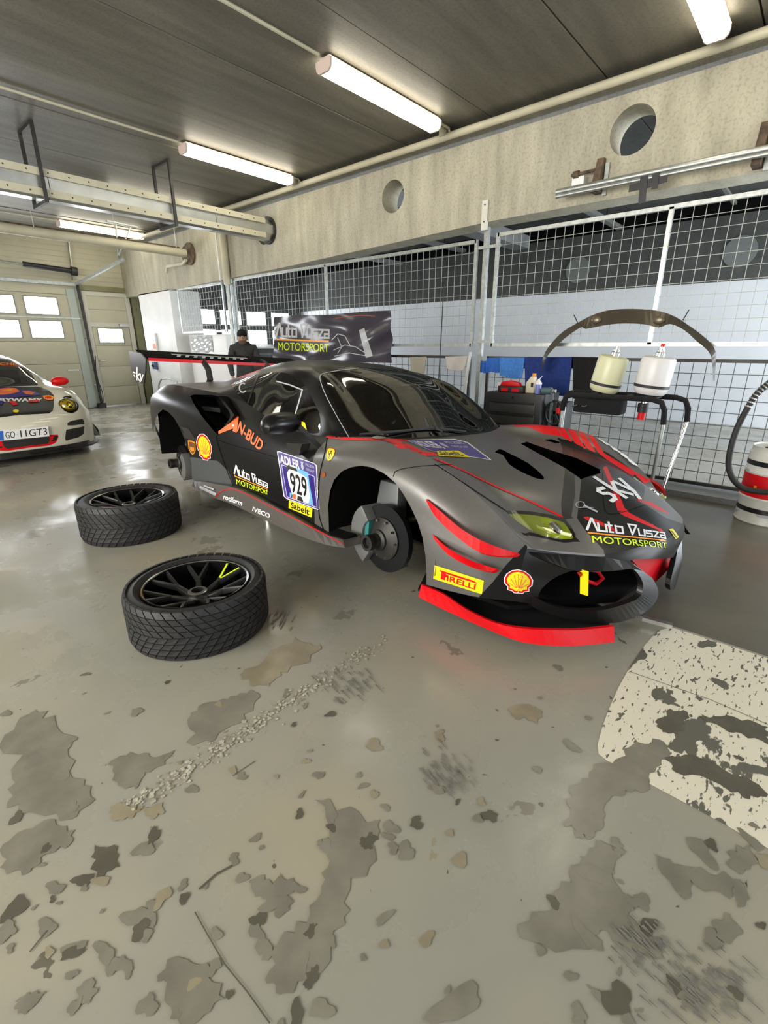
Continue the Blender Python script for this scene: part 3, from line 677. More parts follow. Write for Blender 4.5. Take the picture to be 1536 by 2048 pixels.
# aggregate joint, scuffs and scratches
for i in range(430):
    t = rs.random(); px = 765 - 500 * t + rs.gauss(0, 6 + 7 * t); py = 1283 + 330 * t + rs.gauss(0, 9); p = atZ(px, py); r = rs.uniform(.0025, .0095)
    o = [(p[0] + r * rs.uniform(.5, 1.3) * math.cos(a), p[1] + r * rs.uniform(.5, 1.3) * math.sin(a), .0026 + i * 1.5e-6) for a in np.arange(0, 6.2, 1.05)]
    ST['st4' if rs.random() < .9 else 'st3'].append(MB().add(o, [tuple(range(len(o)))]))
for cx, cy, sx, sy, ang, n, L in ((885, 1545, 45, 35, 48, 60, 22), (1400, 1960, 120, 70, 42, 110, 34), (1270, 1880, 60, 45, 45, 50, 28), (690, 1360, 60, 30, 45, 40, 18), (560, 1245, 22, 18, -60, 26, 14)):
    for i in range(n):
        px = cx + rs.gauss(0, sx * .5); py = cy + rs.gauss(0, sy * .5); l = L * rs.uniform(.5, 1.4); a = math.radians(ang)
        A = atZ(px, py); B = atZ(px + l * math.cos(a), py + l * math.sin(a)); d = (B - A); d /= np.hypot(*d[:2]); q = np.array([-d[1], d[0], 0]) * rs.uniform(.0015, .004); zq = .0034 + len(ST['st5']) * 1.5e-6
        ST['st5'].append(MB().add([tuple(v + [0, 0, zq]) for v in (A - q, B - q * .3, B + q * .3, A + q)], [(0, 1, 2, 3)]))
for pts, wd in (([(390, 1825), (415, 1870), (450, 1930), (495, 1985), (540, 2048)], .003), ([(398, 1780), (432, 1750), (465, 1732)], .006), ([(465, 1553), (510, 1523)], .003), ([(60, 1905), (80, 1880), (95, 1862)], .004), ([(1262, 1345), (1420, 1400), (1536, 1450)], .003)):
    for (x0, y0), (x1, y1) in zip(pts[:-1], pts[1:]):
        A = atZ(x0, y0); B = atZ(x1, y1); d = (B - A); d /= np.hypot(*d[:2]); q = np.array([-d[1], d[0], 0]) * wd / 2
        ST['st2'].append(MB().add([tuple(v + [0, 0, .0027]) for v in (A - q, B - q, B + q, A + q)], [(0, 1, 2, 3)]))
for k, l in ST.items():
    if l:
        m_ = MB()
        for s in l: m_.add(s.v, s.f)
        me = bpy.data.meshes.new('floor_stains'); me.from_pydata(m_.v, [], m_.f); link('floor_stains', me, floor, K[k])['kind'] = 'stuff'

# ================================================================ THE RACE CAR
S_, CX, CY, YAW, RLL = 1.019, 2.731, 1.521, -1.681, -.066
co, si = math.cos(YAW), math.sin(YAW)
def toW(q):
    q = np.asarray(q, float) * S_
    x, y, z = q[..., 0], q[..., 1], q[..., 2]
    return np.stack([CX + co * x - si * y, CY + si * x + co * y, z + RLL * (y + .95 * S_)], -1)
def toL(w_):
    w_ = np.asarray(w_, float); dx, dy = w_[..., 0] - CX, w_[..., 1] - CY
    x, y = co * dx + si * dy, -si * dx + co * dy
    return np.stack([x, y, w_[..., 2] - RLL * (y + .95 * S_)], -1) / S_
_o = toL(CAM)
def LY(px, py, v): d = toL(CAM + ray(px, py)) - _o; return _o + d * (v - _o[1]) / d[1]
def LXp(px, py, v): d = toL(CAM + ray(px, py)) - _o; return _o + d * (v - _o[0]) / d[0]
def LZ(px, py, v): d = toL(CAM + ray(px, py)) - _o; return _o + d * (v - _o[2]) / d[2]
def W(*q): return tuple(toW(q))
def wl(pts): return [tuple(toW(p)) for p in pts]

def cr_axis(G, k):
    """Catmull-Rom refinement along axis 0"""
    n = len(G); P = np.concatenate([[2 * G[0] - G[1]], G, [2 * G[-1] - G[-2]]]); o = []
    for i in range(n - 1):
        p0, p1, p2, p3 = P[i], P[i + 1], P[i + 2], P[i + 3]
        for j in range(k):
            t = j / k; o.append(.5 * (2 * p1 + (p2 - p0) * t + (2 * p0 - 5 * p1 + 4 * p2 - p3) * t * t + (3 * p1 - p0 - 3 * p2 + p3) * t ** 3))
    o.append(G[-1]); return np.array(o)
def dense(G, ku, kv):
    G = np.array(G, float); A = cr_axis(G, ku); return np.swapaxes(cr_axis(np.swapaxes(A, 0, 1), kv), 0, 1)
def grid_bm(D, world=True):
    """D = dense grid of car-local points -> bmesh in world space with local coordinate kept"""
    bm = bmesh.new(); n, m_ = D.shape[:2]; Wp = toW(D) if world else D
    vs = [[bm.verts.new(Wp[i, j]) for j in range(m_)] for i in range(n)]
    for i in range(n - 1):
        for j in range(m_ - 1): bm.faces.new((vs[i][j], vs[i + 1][j], vs[i + 1][j + 1], vs[i][j + 1]))
    return bm
def inside(P, poly):
    x, y = P[:, 0], P[:, 1]; r = np.zeros(len(P), bool); n = len(poly)
    for i in range(n):
        x0, y0 = poly[i]; x1, y1 = poly[(i + 1) % n]
        if y0 == y1: continue
        c = ((y0 > y) != (y1 > y)) & (x < (x1 - x0) * (y - y0) / (y1 - y0) + x0); r ^= c
    return r
def smoothpoly(pts, k=4):
    P = np.array(pts, float); n = len(P); o = []
    for i in range(n):
        p0, p1, p2, p3 = P[i - 1], P[i], P[(i + 1) % n], P[(i + 2) % n]
        for j in range(k):
            t = j / k; o.append(.5 * (2 * p1 + (p2 - p0) * t + (2 * p0 - 5 * p1 + 4 * p2 - p3) * t * t + (3 * p1 - p0 - 3 * p2 + p3) * t ** 3))
    return [tuple(p) for p in o]
def cut(bm, proj, poly, fn, keep=None):
    """split faces exactly along a 2D outline, call fn(face) for the faces inside"""
    vs = list(bm.verts); P = proj(np.array([v.co for v in vs])); ins = inside(P, poly)
    if keep is not None: ins &= keep(np.array([v.co for v in vs]))
    st = {v: bool(b) for v, b in zip(vs, ins)}; new = set()
    es = [e for e in bm.edges if st[e.verts[0]] != st[e.verts[1]]]
    if es:
        A = np.array([e.verts[0].co for e in es]); B = np.array([e.verts[1].co for e in es]); a_in = np.array([st[e.verts[0]] for e in es])
        lo = np.zeros(len(es)); hi = np.ones(len(es))
        for _ in range(9):
            mid = (lo + hi) / 2; M_ = A + (B - A) * mid[:, None]; i_ = inside(proj(M_), poly)
            if keep is not None: i_ &= keep(M_)
            same = i_ == a_in; lo = np.where(same, mid, lo); hi = np.where(same, hi, mid)
        for e, t in zip(es, (lo + hi) / 2):
            v0 = e.verts[0]; ne, nv = bmesh.utils.edge_split(e, v0, float(min(max(t, .002), .998))); new.add(nv)
        fs = set(f for v in new for f in v.link_faces)
        for f in fs:
            nv = [v for v in f.verts if v in new]
            if len(nv) == 2:
                a, b = nv
                if not any(b in e.verts for e in a.link_edges if e in f.edges):
                    try: bmesh.utils.face_split(f, a, b)
                    except Exception: pass
    fl = list(bm.faces)
    cc = np.array([f.calc_center_median() for f in fl]); i_ = inside(proj(cc), poly)
    if keep is not None: i_ &= keep(cc)
    for f, b in zip(fl, i_):
        if b: fn(f)
REG = {}
def region(bm, name):
    l = bm.faces.layers.int.get('reg') or bm.faces.layers.int.new('reg')
    if name not in REG: REG[name] = len(REG) + 1
    k = REG[name]
    def fn(f): f[l] = k
    return fn
def color(bm, mats, key):
    if key not in mats: mats.append(key)
    k = mats.index(key)
    def fn(f): f.material_index = k
    return fn
def emit(bm, mats, default, parent, drop=('hole',), labels={}):
    """one object per region"""
    l = bm.faces.layers.int.get('reg') or bm.faces.layers.int.new('reg'); inv = {v: k for k, v in REG.items()}; inv[0] = default; out = {}
    for r in sorted(set(f[l] for f in bm.faces)):
        nm = inv[r]
        if nm in drop: continue
        b2 = bm.copy(); l2 = b2.faces.layers.int['reg']
        bmesh.ops.delete(b2, geom=[f for f in b2.faces if f[l2] != r], context='FACES')
        bmesh.ops.recalc_face_normals(b2, faces=b2.faces)
        nm = nm.replace('_far', ''); me = bpy.data.meshes.new(nm); b2.to_mesh(me); b2.free()
        o = link(nm, me, parent, [K[x] for x in mats]); me.polygons.foreach_set('use_smooth', [True] * len(me.polygons)); out[nm] = o
        if nm in labels: o['label'] = labels[nm]
    bm.free(); return out

SX = [-3.60, -3.4, -3.1, -2.8, -2.5, -2.2, -1.9, -1.6, -1.3, -1.0, -.75, -.5, -.25, 0, .25, .45, .65, .80]
SR = [[(-.80, .42), (-.84, .55), (-.84, .70), (-.82, .83), (-.72, .90)], [(-.90, .25), (-.93, .48), (-.93, .68), (-.90, .84), (-.80, .93)],
      [(-.95, .22), (-.98, .46), (-.98, .70), (-.95, .88), (-.82, .98)], [(-.97, .2), (-1.0, .46), (-1.0, .72), (-.97, .89), (-.84, .99)],
      [(-.97, .2), (-.99, .46), (-.99, .72), (-.96, .88), (-.84, .985)], [(-.97, .2), (-.97, .45), (-.97, .68), (-.94, .84), (-.84, .98)],
      [(-.97, .2), (-.96, .43), (-.95, .63), (-.91, .80), (-.82, .97)], [(-.97, .2), (-.95, .41), (-.93, .60), (-.88, .76), (-.80, .93)],
      [(-.97, .2), (-.95, .40), (-.92, .58), (-.87, .72), (-.79, .85)], [(-.97, .2), (-.95, .40), (-.92, .56), (-.87, .70), (-.79, .80)],
      [(-.97, .2), (-.95, .40), (-.93, .57), (-.88, .71), (-.79, .80)], [(-.97, .21), (-.95, .42), (-.95, .60), (-.93, .73), (-.83, .82)],
      [(-.97, .21), (-.98, .43), (-.99, .62), (-.98, .76), (-.86, .85)], [(-.97, .21), (-.985, .43), (-.995, .63), (-.985, .77), (-.87, .865)],
      [(-.96, .22), (-.98, .42), (-.985, .60), (-.965, .74), (-.86, .84)], [(-.95, .24), (-.965, .40), (-.965, .54), (-.95, .66), (-.85, .77)],
      [(-.91, .26), (-.92, .36), (-.92, .46), (-.90, .55), (-.83, .655)], [(-.82, .27), (-.82, .34), (-.81, .41), (-.80, .47), (-.78, .52)]]
SIDE = np.array([[(x, y, z) for y, z in r] for x, r in zip(SX, SR)])
SIDED = dense(SIDE, 9, 7)
topc = SIDED[:, -1]
def top_at(x): return np.array([x, np.interp(x, topc[:, 0], topc[:, 1]), np.interp(x, topc[:, 0], topc[:, 2])])
T_ = [0, .15, .3, .45, .6, .75, .9, 1]
HC_ = [(-.30, 0, 1.12, [.80, .79, .78, .765, .735, .69, .60, .50]), (-.31, -.25, 1.09, [.80, .79, .78, .76, .73, .68, .59, .50]), (-.34, -.48, 1.02, [.80, .79, .775, .755, .725, .675, .585, .49]),
       (-.385, -.65, .90, [.81, .80, .79, .77, .735, .67, .57, .50]), (-.42, -.76, .83, [.825, .85, .865, .85, .80, .72, .60, .515])]
half = [[(x0 + (x1 - x0) * t, y, z) for t, z in zip(T_, zz)] for x0, y, x1, zz in HC_]
half.append([tuple(top_at(-.5 + 1.3 * t)) for t in T_])
half = np.array(half)                                   # columns x rows x 3
full = np.concatenate([half[::-1], (half * [1, -1, 1])[1:]])
HOOD = dense(full, 8, 9)
# front bumper
BC = [(-.78, .80), (-.65, .90), (-.48, 1.02), (-.25, 1.09), (0, 1.12)]
BR = [([.52, .50, .49, .50, .50], [0, 0, 0, 0, 0]), ([.47, .44, .43, .43, .43], [0, .015, .02, .015, .0]), ([.41, .36, .345, .34, .34], [0, -.005, 0, 0, -.01]), ([.34, .28, .255, .24, .24], [0, .0, .01, .01, .0]), ([.27, .22, .19, .175, .175], [0, -.02, -.03, -.04, -.05])]
cor = SIDE[-1][::-1]
bh = np.array([[(tuple(cor[r]) if c == 0 else (BC[c][1] + BR[r][1][c], BC[c][0], BR[r][0][c])) for r in range(5)] for c in range(5)])
BUMP = dense(np.concatenate([bh, (bh * [1, -1, 1])[::-1][1:]]), 10, 7)
# greenhouse + rear deck
def bt(x): return tuple(top_at(x))
GR = [[(-.30, 0, .80), (-.31, -.25, .80), (-.34, -.48, .80), (-.41, -.72, .82), bt(-.5)],
      [(-.45, 0, .895), (-.46, -.27, .892), (-.50, -.50, .885), (-.56, -.735, .935), bt(-.65)],
      [(-.62, 0, 1.01), (-.63, -.27, 1.005), (-.66, -.49, 1.0), (-.70, -.69, 1.035), bt(-.8)],
      [(-.80, 0, 1.125), (-.81, -.27, 1.12), (-.83, -.47, 1.105), (-.85, -.65, 1.11), bt(-1.0)],
      [(-1.0, 0, 1.205), (-1.0, -.27, 1.20), (-1.01, -.45, 1.185), (-1.02, -.62, 1.14), bt(-1.2)],
      [(-1.2, 0, 1.248), (-1.2, -.27, 1.243), (-1.2, -.45, 1.222), (-1.22, -.62, 1.16), bt(-1.4)],
      [(-1.5, 0, 1.265), (-1.5, -.27, 1.257), (-1.5, -.44, 1.23), (-1.5, -.61, 1.155), bt(-1.65)],
      [(-1.8, 0, 1.25), (-1.8, -.26, 1.24), (-1.8, -.43, 1.205), (-1.8, -.60, 1.12), bt(-1.9)],
      [(-2.1, 0, 1.20), (-2.1, -.26, 1.19), (-2.1, -.43, 1.15), (-2.1, -.60, 1.06), bt(-2.15)],
      [(-2.45, 0, 1.12), (-2.45, -.28, 1.11), (-2.45, -.47, 1.07), (-2.45, -.65, 1.02), bt(-2.5)],
      [(-2.8, 0, 1.05), (-2.8, -.3, 1.045), (-2.8, -.5, 1.03), (-2.8, -.68, 1.01), bt(-2.8)],
      [(-3.1, 0, 1.0), (-3.1, -.3, 1.0), (-3.1, -.5, 1.0), (-3.1, -.66, .995), bt(-3.1)],
      [(-3.4, 0, .97), (-3.4, -.3, .97), (-3.4, -.5, .965), (-3.4, -.65, .95), bt(-3.4)],
      [(-3.60, 0, .95), (-3.6, -.28, .95), (-3.6, -.45, .94), (-3.6, -.6, .92), bt(-3.6)]]
g = np.array(GR)[:, ::-1]; g = np.concatenate([g, (np.array(GR) * [1, -1, 1])[:, 1:]], 1)
GREEN = dense(g, 8, 8)
TAIL = np.array([[(-3.60, y, z0 + (z1 - z0) * t) for t in np.linspace(0, 1, 6)] for y, z0, z1 in [(-.80, .42, .83), (-.72, .40, .90), (-.4, .38, .94), (0, .38, .95), (.4, .38, .94), (.72, .40, .90), (.80, .42, .83)]])
def refl(D): return D * [1, -1, 1]
# collision surface for prints
tmp = []
for D in (SIDED, HOOD, BUMP, GREEN, refl(SIDED)):
    b_ = grid_bm(D); me = bpy.data.meshes.new('t'); b_.to_mesh(me); b_.free(); tmp.append(me)
V = []; F = []
for me in tmp:
    n = len(V); V += [v.co.copy() for v in me.vertices]; F += [tuple(i + n for i in p.vertices) for p in me.polygons]; bpy.data.meshes.remove(me)
CARB = BVHTree.FromPolygons(V, F)
car = thing('race_car', 'matt black and grey race car with red flashes, wheels off, number 929 on the door', 'car', W(-1.2, 0, 0)[:2] + (0,))
def mproj(P):
    q = toL(P); q[..., 1] = -np.abs(q[..., 1]); return pix(toW(q))
# ---- side panels
DOORF = [(655, 868), (650, 905), (640, 950), (637, 1000), (641, 1040), (656, 1080), (560, 1075), (470, 1010), (452, 935), (437, 880), (420, 850), (470, 790), (500, 800), (600, 845)]
ARF = [(655, 1200), (658, 1061), (656.5, 1010), (660, 982), (668, 960), (683, 943), (700, 935), (722, 931), (745, 935), (769, 947), (790, 965), (806, 987), (822, 1015), (835, 1043), (845, 1075), (851, 1110), (853, 1145), (853, 1200)]
ARR = [(316, 960), (315, 921), (309, 895), (307, 868), (309, 845), (316, 827), (326, 819), (337, 824), (349, 837), (360, 857), (370, 882), (378, 905), (383, 930), (384, 960), (384, 985), (316, 990)]
INT = smoothpoly([(382, 792), (408, 790), (433, 792), (447, 808), (461, 830), (450, 850), (436, 868), (418, 850), (398, 824)], 3)
for sgn, D in ((-1, SIDED), (1, refl(SIDED))):
    bm = grid_bm(D); mats = ['satin', 'grey', 'panelgrey', 'black']
    front = lambda P: toL(P)[:, 0] > -1.45; rear = lambda P: toL(P)[:, 0] < -1.45
    fx = lambda x0, x1: (lambda P: (toL(P)[:, 0] > x0) & (toL(P)[:, 0] < x1))
    cut(bm, mproj, [(300, 700), (500, 700), (475, 1100), (250, 1100)], region(bm, 'rear_quarter'), rear)
    cut(bm, lambda P: toL(P)[:, [0, 2]], [(-1.62, 0), (-.50, 0), (-.53, .3), (-.56, .6), (-.50, .9), (-1.7, 1.0), (-1.95, .8), (-1.8, .6), (-1.68, .4)], region(bm, 'door'))
    cut(bm, lambda P: toL(P)[:, [0, 2]], [(-.50, 0), (-.53, .3), (-.56, .6), (-.50, .95), (.9, .9), (.9, 0)], lambda f, a=region(bm, 'front_fender'), b=color(bm, mats, 'grey'): (a(f), b(f)))
    cut(bm, mproj, [(1060, 1080), (1050, 1090), (1012, 1130), (985, 1165), (958, 1193), (955, 1240), (1200, 1300), (1200, 1060)], color(bm, mats, 'satin'), fx(.3, 1))
    cut(bm, mproj, [(380, 905), (381, 914), (436, 922), (457, 943), (467, 970), (380, 975)], color(bm, mats, 'panelgrey'), fx(-2.6, -1.2))
    cut(bm, mproj, ARF, region(bm, 'hole'), fx(-.75, .7)); cut(bm, mproj, ARR, region(bm, 'hole'), fx(-3.55, -2.2)); cut(bm, mproj, INT, region(bm, 'hole'), fx(-2.6, -1.3))
    emit(bm, mats, 'rear_quarter', car)
# ---- hood
bm = grid_bm(HOOD); mats = ['grey', 'satin', 'stripe', 'red', 'lgrey']
near = lambda P: toL(P)[:, 1] < .62
cut(bm, pix, [(1117, 877), (1160, 884), (1215, 905), (1262, 938), (1290, 975), (1286, 1006), (1330, 1035), (1400, 1060), (1400, 1140), (1208, 1124), (1208, 1101), (1170, 1060), (1154, 1037), (1160, 985), (1162, 958), (1200, 946), (1150, 915), (1128, 905)], color(bm, mats, 'satin'))
cut(bm, pix, [(1124, 890), (1146, 897), (1149, 940), (1150, 990), (1142, 1037), (1124, 1036), (1122, 1005), (1130, 945)], color(bm, mats, 'stripe'))
cut(bm, pix, [(1002, 838), (1010, 825), (1104, 825), (1110, 850), (1125, 873), (1090, 868), (1055, 854), (1030, 853)], color(bm, mats, 'red'))
for q in ([(1104, 830), (1118, 836), (1145, 884), (1126, 875)], [(1124, 838), (1140, 842), (1170, 896), (1150, 887)], [(1146, 845), (1160, 850), (1192, 906), (1173, 897)], [(1166, 853), (1178, 859), (1208, 906), (1300, 961), (1290, 968), (1215, 920), (1196, 905)]):
    cut(bm, pix, q, color(bm, mats, 'red'))
cut(bm, pix, [(1206, 935), (1213, 932), (1228, 965), (1252, 1022), (1236, 1024), (1226, 985)], color(bm, mats, 'red'))
cut(bm, pix, [(1170, 1036), (1182, 1034), (1240, 1062), (1236, 1066)], color(bm, mats, 'red'))
cut(bm, pix, [(1236, 1024), (1252, 1022), (1325, 1060), (1322, 1062), (1246, 1031)], color(bm, mats, 'red'))
cut(bm, pix, [(1278, 1000), (1300, 1003), (1338, 1026), (1322, 1022)], color(bm, mats, 'red'))
VENT = [smoothpoly([(990, 905), (1000, 898), (1015, 905), (1056, 926), (1088, 954), (1079, 959), (1043, 944), (1018, 928), (1006, 910)], 2),
        [(1041, 887), (1054, 884), (1104, 901), (1153, 916), (1198, 938), (1201, 946), (1162, 958), (1130, 936), (1073, 905)], [(1087, 879), (1104, 878), (1121, 885), (1112, 887)]]
for v_ in VENT: cut(bm, pix, v_, region(bm, 'hole'))
HL = [(1008, 1021), (1035, 1021), (1065, 1023), (1100, 1029), (1130, 1038), (1142, 1053), (1152, 1071), (1146, 1078), (1118, 1078), (1086, 1072), (1060, 1060), (1036, 1044)]
cut(bm, mproj, HL, region(bm, 'headlight_opening'), lambda P: toL(P)[:, 0] > .3)
cut(bm, mproj, smoothpoly([(1046, 1068), (1130, 1086), (1158, 1082), (1150, 1072), (1120, 1080), (1060, 1064)], 1), color(bm, mats, 'satin'), near)
o_ = emit(bm, mats, 'hood', car, drop=('hole', 'headlight_opening'))
# headlights (lens, reflector, inner lamp)
K['lens'] = glass('yellow_lens', (.80, .85, .30), .0, .05, .45)
K['reflector'] = mat('lamp_reflector', (.45, .50, .12), .45)
for sgn in (-1, 1):
    bm = grid_bm(HOOD); n = 'headlight'
    cut(bm, mproj, HL, region(bm, 'headlight'), lambda P, s=sgn: (toL(P)[:, 0] > .3) & (toL(P)[:, 1] * s > 0))
    o2 = emit(bm, ['lens'], 'rest', car, drop=('rest',))
    hl = o2['headlight']; hl['label'] = 'yellow tinted headlight lens'
    v = np.array([x.co for x in hl.data.vertices]) + org(hl); c = v.mean(0)
    bm = bmesh.new(); bm.from_mesh(hl.data)
    for x in bm.verts:
        p = np.array(x.co) + org(hl); p = c + (p - c) * .95 + [0, 0, -.014]; x.co = p - org(hl)
    me = bpy.data.meshes.new('reflector'); bm.to_mesh(me); bm.free(); me.transform(Matrix.Translation(Vector(org(hl)))); link('reflector', me, hl, K['reflector'], True)
    cl = toL(c); 
    MB().lathe([(.001, .012), (.030, .010), (.040, 0), (.035, -.01)], W(cl[0] + .06, cl[1] + .04 * (1 if sgn < 0 else -1), cl[2] - .012), (.2, -.5, .8), 20).build('lamp_projector', K['chrome'], hl, True)
    MB().tube(wl([(cl[0] - .2, cl[1] - .045 * -sgn * -1, cl[2] + .005), (cl[0], cl[1] + .0, cl[2] - .02), (cl[0] + .13, cl[1] + .05 * -sgn, cl[2] - .03)]), .008, 6).build('light_strip', mat('strip', (.7, .75, .4), .3), hl, True)
# ---- bumper
bm = grid_bm(BUMP); mats = ['satin', 'grey', 'black', 'red']
cut(bm, mproj, [(1045, 1082), (1124, 1096), (1210, 1105), (1210, 1114), (1122, 1107), (1052, 1096)], color(bm, mats, 'grey'), lambda P: toL(P)[:, 1] < 0)
GRL = smoothpoly([(1076, 1191), (1098, 1163), (1141, 1142), (1200, 1137), (1262, 1135), (1276, 1150), (1283, 1165), (1279, 1195), (1240, 1208), (1198, 1217), (1148, 1215), (1092, 1203)], 2)
cut(bm, mproj, GRL, region(bm, 'hole'))
cut(bm, pix, [(1262, 1119), (1290, 1118), (1340, 1116), (1368, 1113), (1383, 1122), (1382, 1150), (1345, 1200), (1322, 1212), (1322, 1185), (1304, 1155), (1268, 1130)], region(bm, 'hole'), lambda P: toL(P)[:, 1] > -.45)
emit(bm, mats, 'front_bumper', car)
def on_car(px, py, d=0.0):
    dr = Vector(ray(px, py)).normalized(); h = CARB.ray_cast(Vector(CAM), dr)
    if h[0] is None: return None
    n = h[1] if h[1].dot(dr) < 0 else -h[1]; return np.array(h[0] + n * d)
ro = [(1052, 1198), (1070, 1216), (1107, 1231), (1160, 1242), (1228, 1246), (1273, 1233), (1300, 1217), (1314, 1198), (1316, 1178), (1300, 1154), (1268, 1128)]
ri = [(1066, 1192), (1086, 1203), (1112, 1213), (1160, 1221), (1205, 1220), (1248, 1209), (1274, 1198), (1284, 1186), (1286, 1168), (1278, 1150), (1262, 1133)]
def on_plan(px, py, off):
    d = toL(CAM + ray(px, py)) - _o; ys = np.array([-.82, -.78, -.65, -.48, -.25, 0, .25]); xs_ = np.array([.72, .80, .90, 1.02, 1.09, 1.12, 1.09]) + off
    lo_, hi_ = .3, 8.0; f = lambda t: (_o + d * t)[0] - np.interp((_o + d * t)[1], ys, xs_)
    ts = np.linspace(.1, 6, 600) / 1.0; q = None
    P0 = _o[:2]; L_ = np.hypot(*d[:2]); ts = np.linspace(.5, 4.5, 900) / L_
    v = np.array([f(t) for t in ts]); k = np.argmax(v < 0)
    if v[k] >= 0: k = int(np.argmin(np.abs(v)))
    return _o + d * ts[k]
RO = [on_plan(x, y, .0 + .035 * math.sin(math.pi * (i + .5) / 11)) for i, (x, y) in enumerate(ro)]
RI = [on_plan(x, y, .015 + .030 * math.sin(math.pi * (i + .5) / 11)) for i, (x, y) in enumerate(ri)]
RING = (RO, RI)
ua = [on_car(x, y, .004) for x, y in [(1058, 1104), (1100, 1107), (1150, 1110), (1209, 1115), (1250, 1122)]]; la = [on_car(x, y, .030) for x, y in [(1072, 1112), (1105, 1124), (1145, 1134), (1200, 1136), (1256, 1131)]]
BLA, BLB = [toL(p) for p in ua], [toL(p) for p in la]
# ---- greenhouse
bm = grid_bm(GREEN); mats = ['satin', 'red']
WSL = [(-.315, 0), (-.325, .25), (-.355, .48), (-.42, .70), (-.45, .735), (-.58, .715), (-.72, .675), (-.86, .625), (-.93, .59), (-.97, .54), (-1.03, .38), (-1.07, .2), (-1.085, 0)]
WSP = [(x, y) for x, y in WSL] + [(x, -y) for x, y in WSL[::-1][1:-1]]
cut(bm, lambda P: toL(P)[:, [0, 1]], WSP, region(bm, 'windshield'))
SWP = smoothpoly([(462, 769), (482, 759), (514, 749), (545, 745), (570, 746), (600, 758), (617, 783), (632, 812), (641, 836), (637, 866), (612, 864), (592, 859), (556, 846), (522, 830), (493, 806)], 2)
for sg_, rn in ((-1, 'side_window'), (1, 'side_window_far')): cut(bm, mproj, SWP, region(bm, rn), lambda P, q=sg_: (toL(P)[:, 1] * q > .55) & (toL(P)[:, 0] > -2.6))
cut(bm, pix, [(470, 757), (490, 748), (528, 735), (520, 741), (488, 754)], color(bm, mats, 'red'))
K['glass'] = glass('dark_window_glass', (.13, .135, .14), .2, .02)
l = bm.faces.layers.int.get('reg')
for f in bm.faces:
    if f[l] in (REG['windshield'], REG['side_window'], REG['side_window_far']): f.material_index = 2
o3 = emit(bm, ['satin', 'red', 'glass'], 'roof_panel', car, labels={'windshield': 'dark tinted windscreen', 'side_window': 'dark side window'})
bm = grid_bm(dense(TAIL, 2, 1)); emit(bm, ['satin'], 'tail_panel', car)
# ---- inner shell: wheel arch liners, floor pan, dark pockets
def liner(cx, cz, r, ya, yb, name='wheel_arch_liner'):
    for s in (-1, 1):
        V = []; F = []; n = 24
        for i in range(n + 1):
            t = math.radians(-8 + 196 * i / n); x, z = cx + r * math.cos(t), cz + r * math.sin(t)
            V += wl([(x, s * ya, z), (x, s * yb, z), (cx, s * yb, cz)])
        for i in range(n): a = 3 * i; F += [(a, a + 3, a + 4, a + 1), (a + 1, a + 4, a + 5, a + 2)]
        MB().add(V, F).build(name, K['void'], car, True)
liner(.04, .36, .41, .965, .50); liner(-2.74, .37, .45, .95, .50)
m_ = MB()
pan = [(-3.5, .70), (-3.2, .48), (-2.28, .48), (-2.24, .84), (-.62, .84), (-.60, .48), (.46, .48), (.50, .84), (.74, .78), (1.02, .3)]
m_.prism(wl([(x, -y, .2 if x < .6 else .19) for x, y in pan] + [(x, y, .2 if x < .6 else .19) for x, y in pan[::-1]]), (0, 0, .02))
m_.build('floor_pan', K['void'], car)
MB().prism(wl([(.62, -.70, .22), (.86, -.55, .2), (.98, -.3, .18), (.99, .3, .18), (.86, .55, .2), (.62, .70, .22)]), (0, 0, .03)).build('duct_floor', K['void'], car)
MB().hexa(wl([(.58, -.74, .2), (.62, -.74, .2), (.62, .74, .2), (.58, .74, .2), (.58, -.74, .5), (.62, -.74, .5), (.62, .74, .5), (.58, .74, .5)])).build('radiator', K['void'], car)
MB().hexa(wl([(-.25, -.62, .52), (.62, -.62, .45), (.62, .62, .45), (-.25, .62, .52), (-.25, -.62, .56), (.62, -.62, .49), (.62, .62, .49), (-.25, .62, .56)])).build('under_hood_tray', K['void'], car)
MB().hexa(wl([(-.45, -.75, .3), (-.41, -.75, .3), (-.41, .75, .3), (-.45, .75, .3), (-.46, -.75, .78), (-.42, -.75, .78), (-.42, .75, .78), (-.46, .75, .78)])).build('bulkhead', K['void'], car)
# intake interior
for s in (-1, 1):
    pts = [LY(px, py, -.93) for px, py in [(382, 792), (433, 792), (461, 830), (436, 868), (398, 824)]]
    V = wl([(p[0], s * (.90 if k else .92), p[2]) for k, p in enumerate(pts)]) + wl([(p[0] - .12 + (.05 if k in (0, 4) else 0), s * .70, p[2] - .02) for k, p in enumerate(pts)])
    n = 5; MB().add(V, [(i, (i + 1) % n, (i + 1) % n + n, i + n) for i in range(n)] + [tuple(range(n, 2 * n))]).build('intake_duct', K['void'], car)
    a = LY(396, 815, -.88); b = LY(446, 820, -.84); MB().bar(W(a[0], s * .86, a[2]), W(b[0], s * .84, b[2]), .05, .035).build('intake_vane', K['satin'], car)
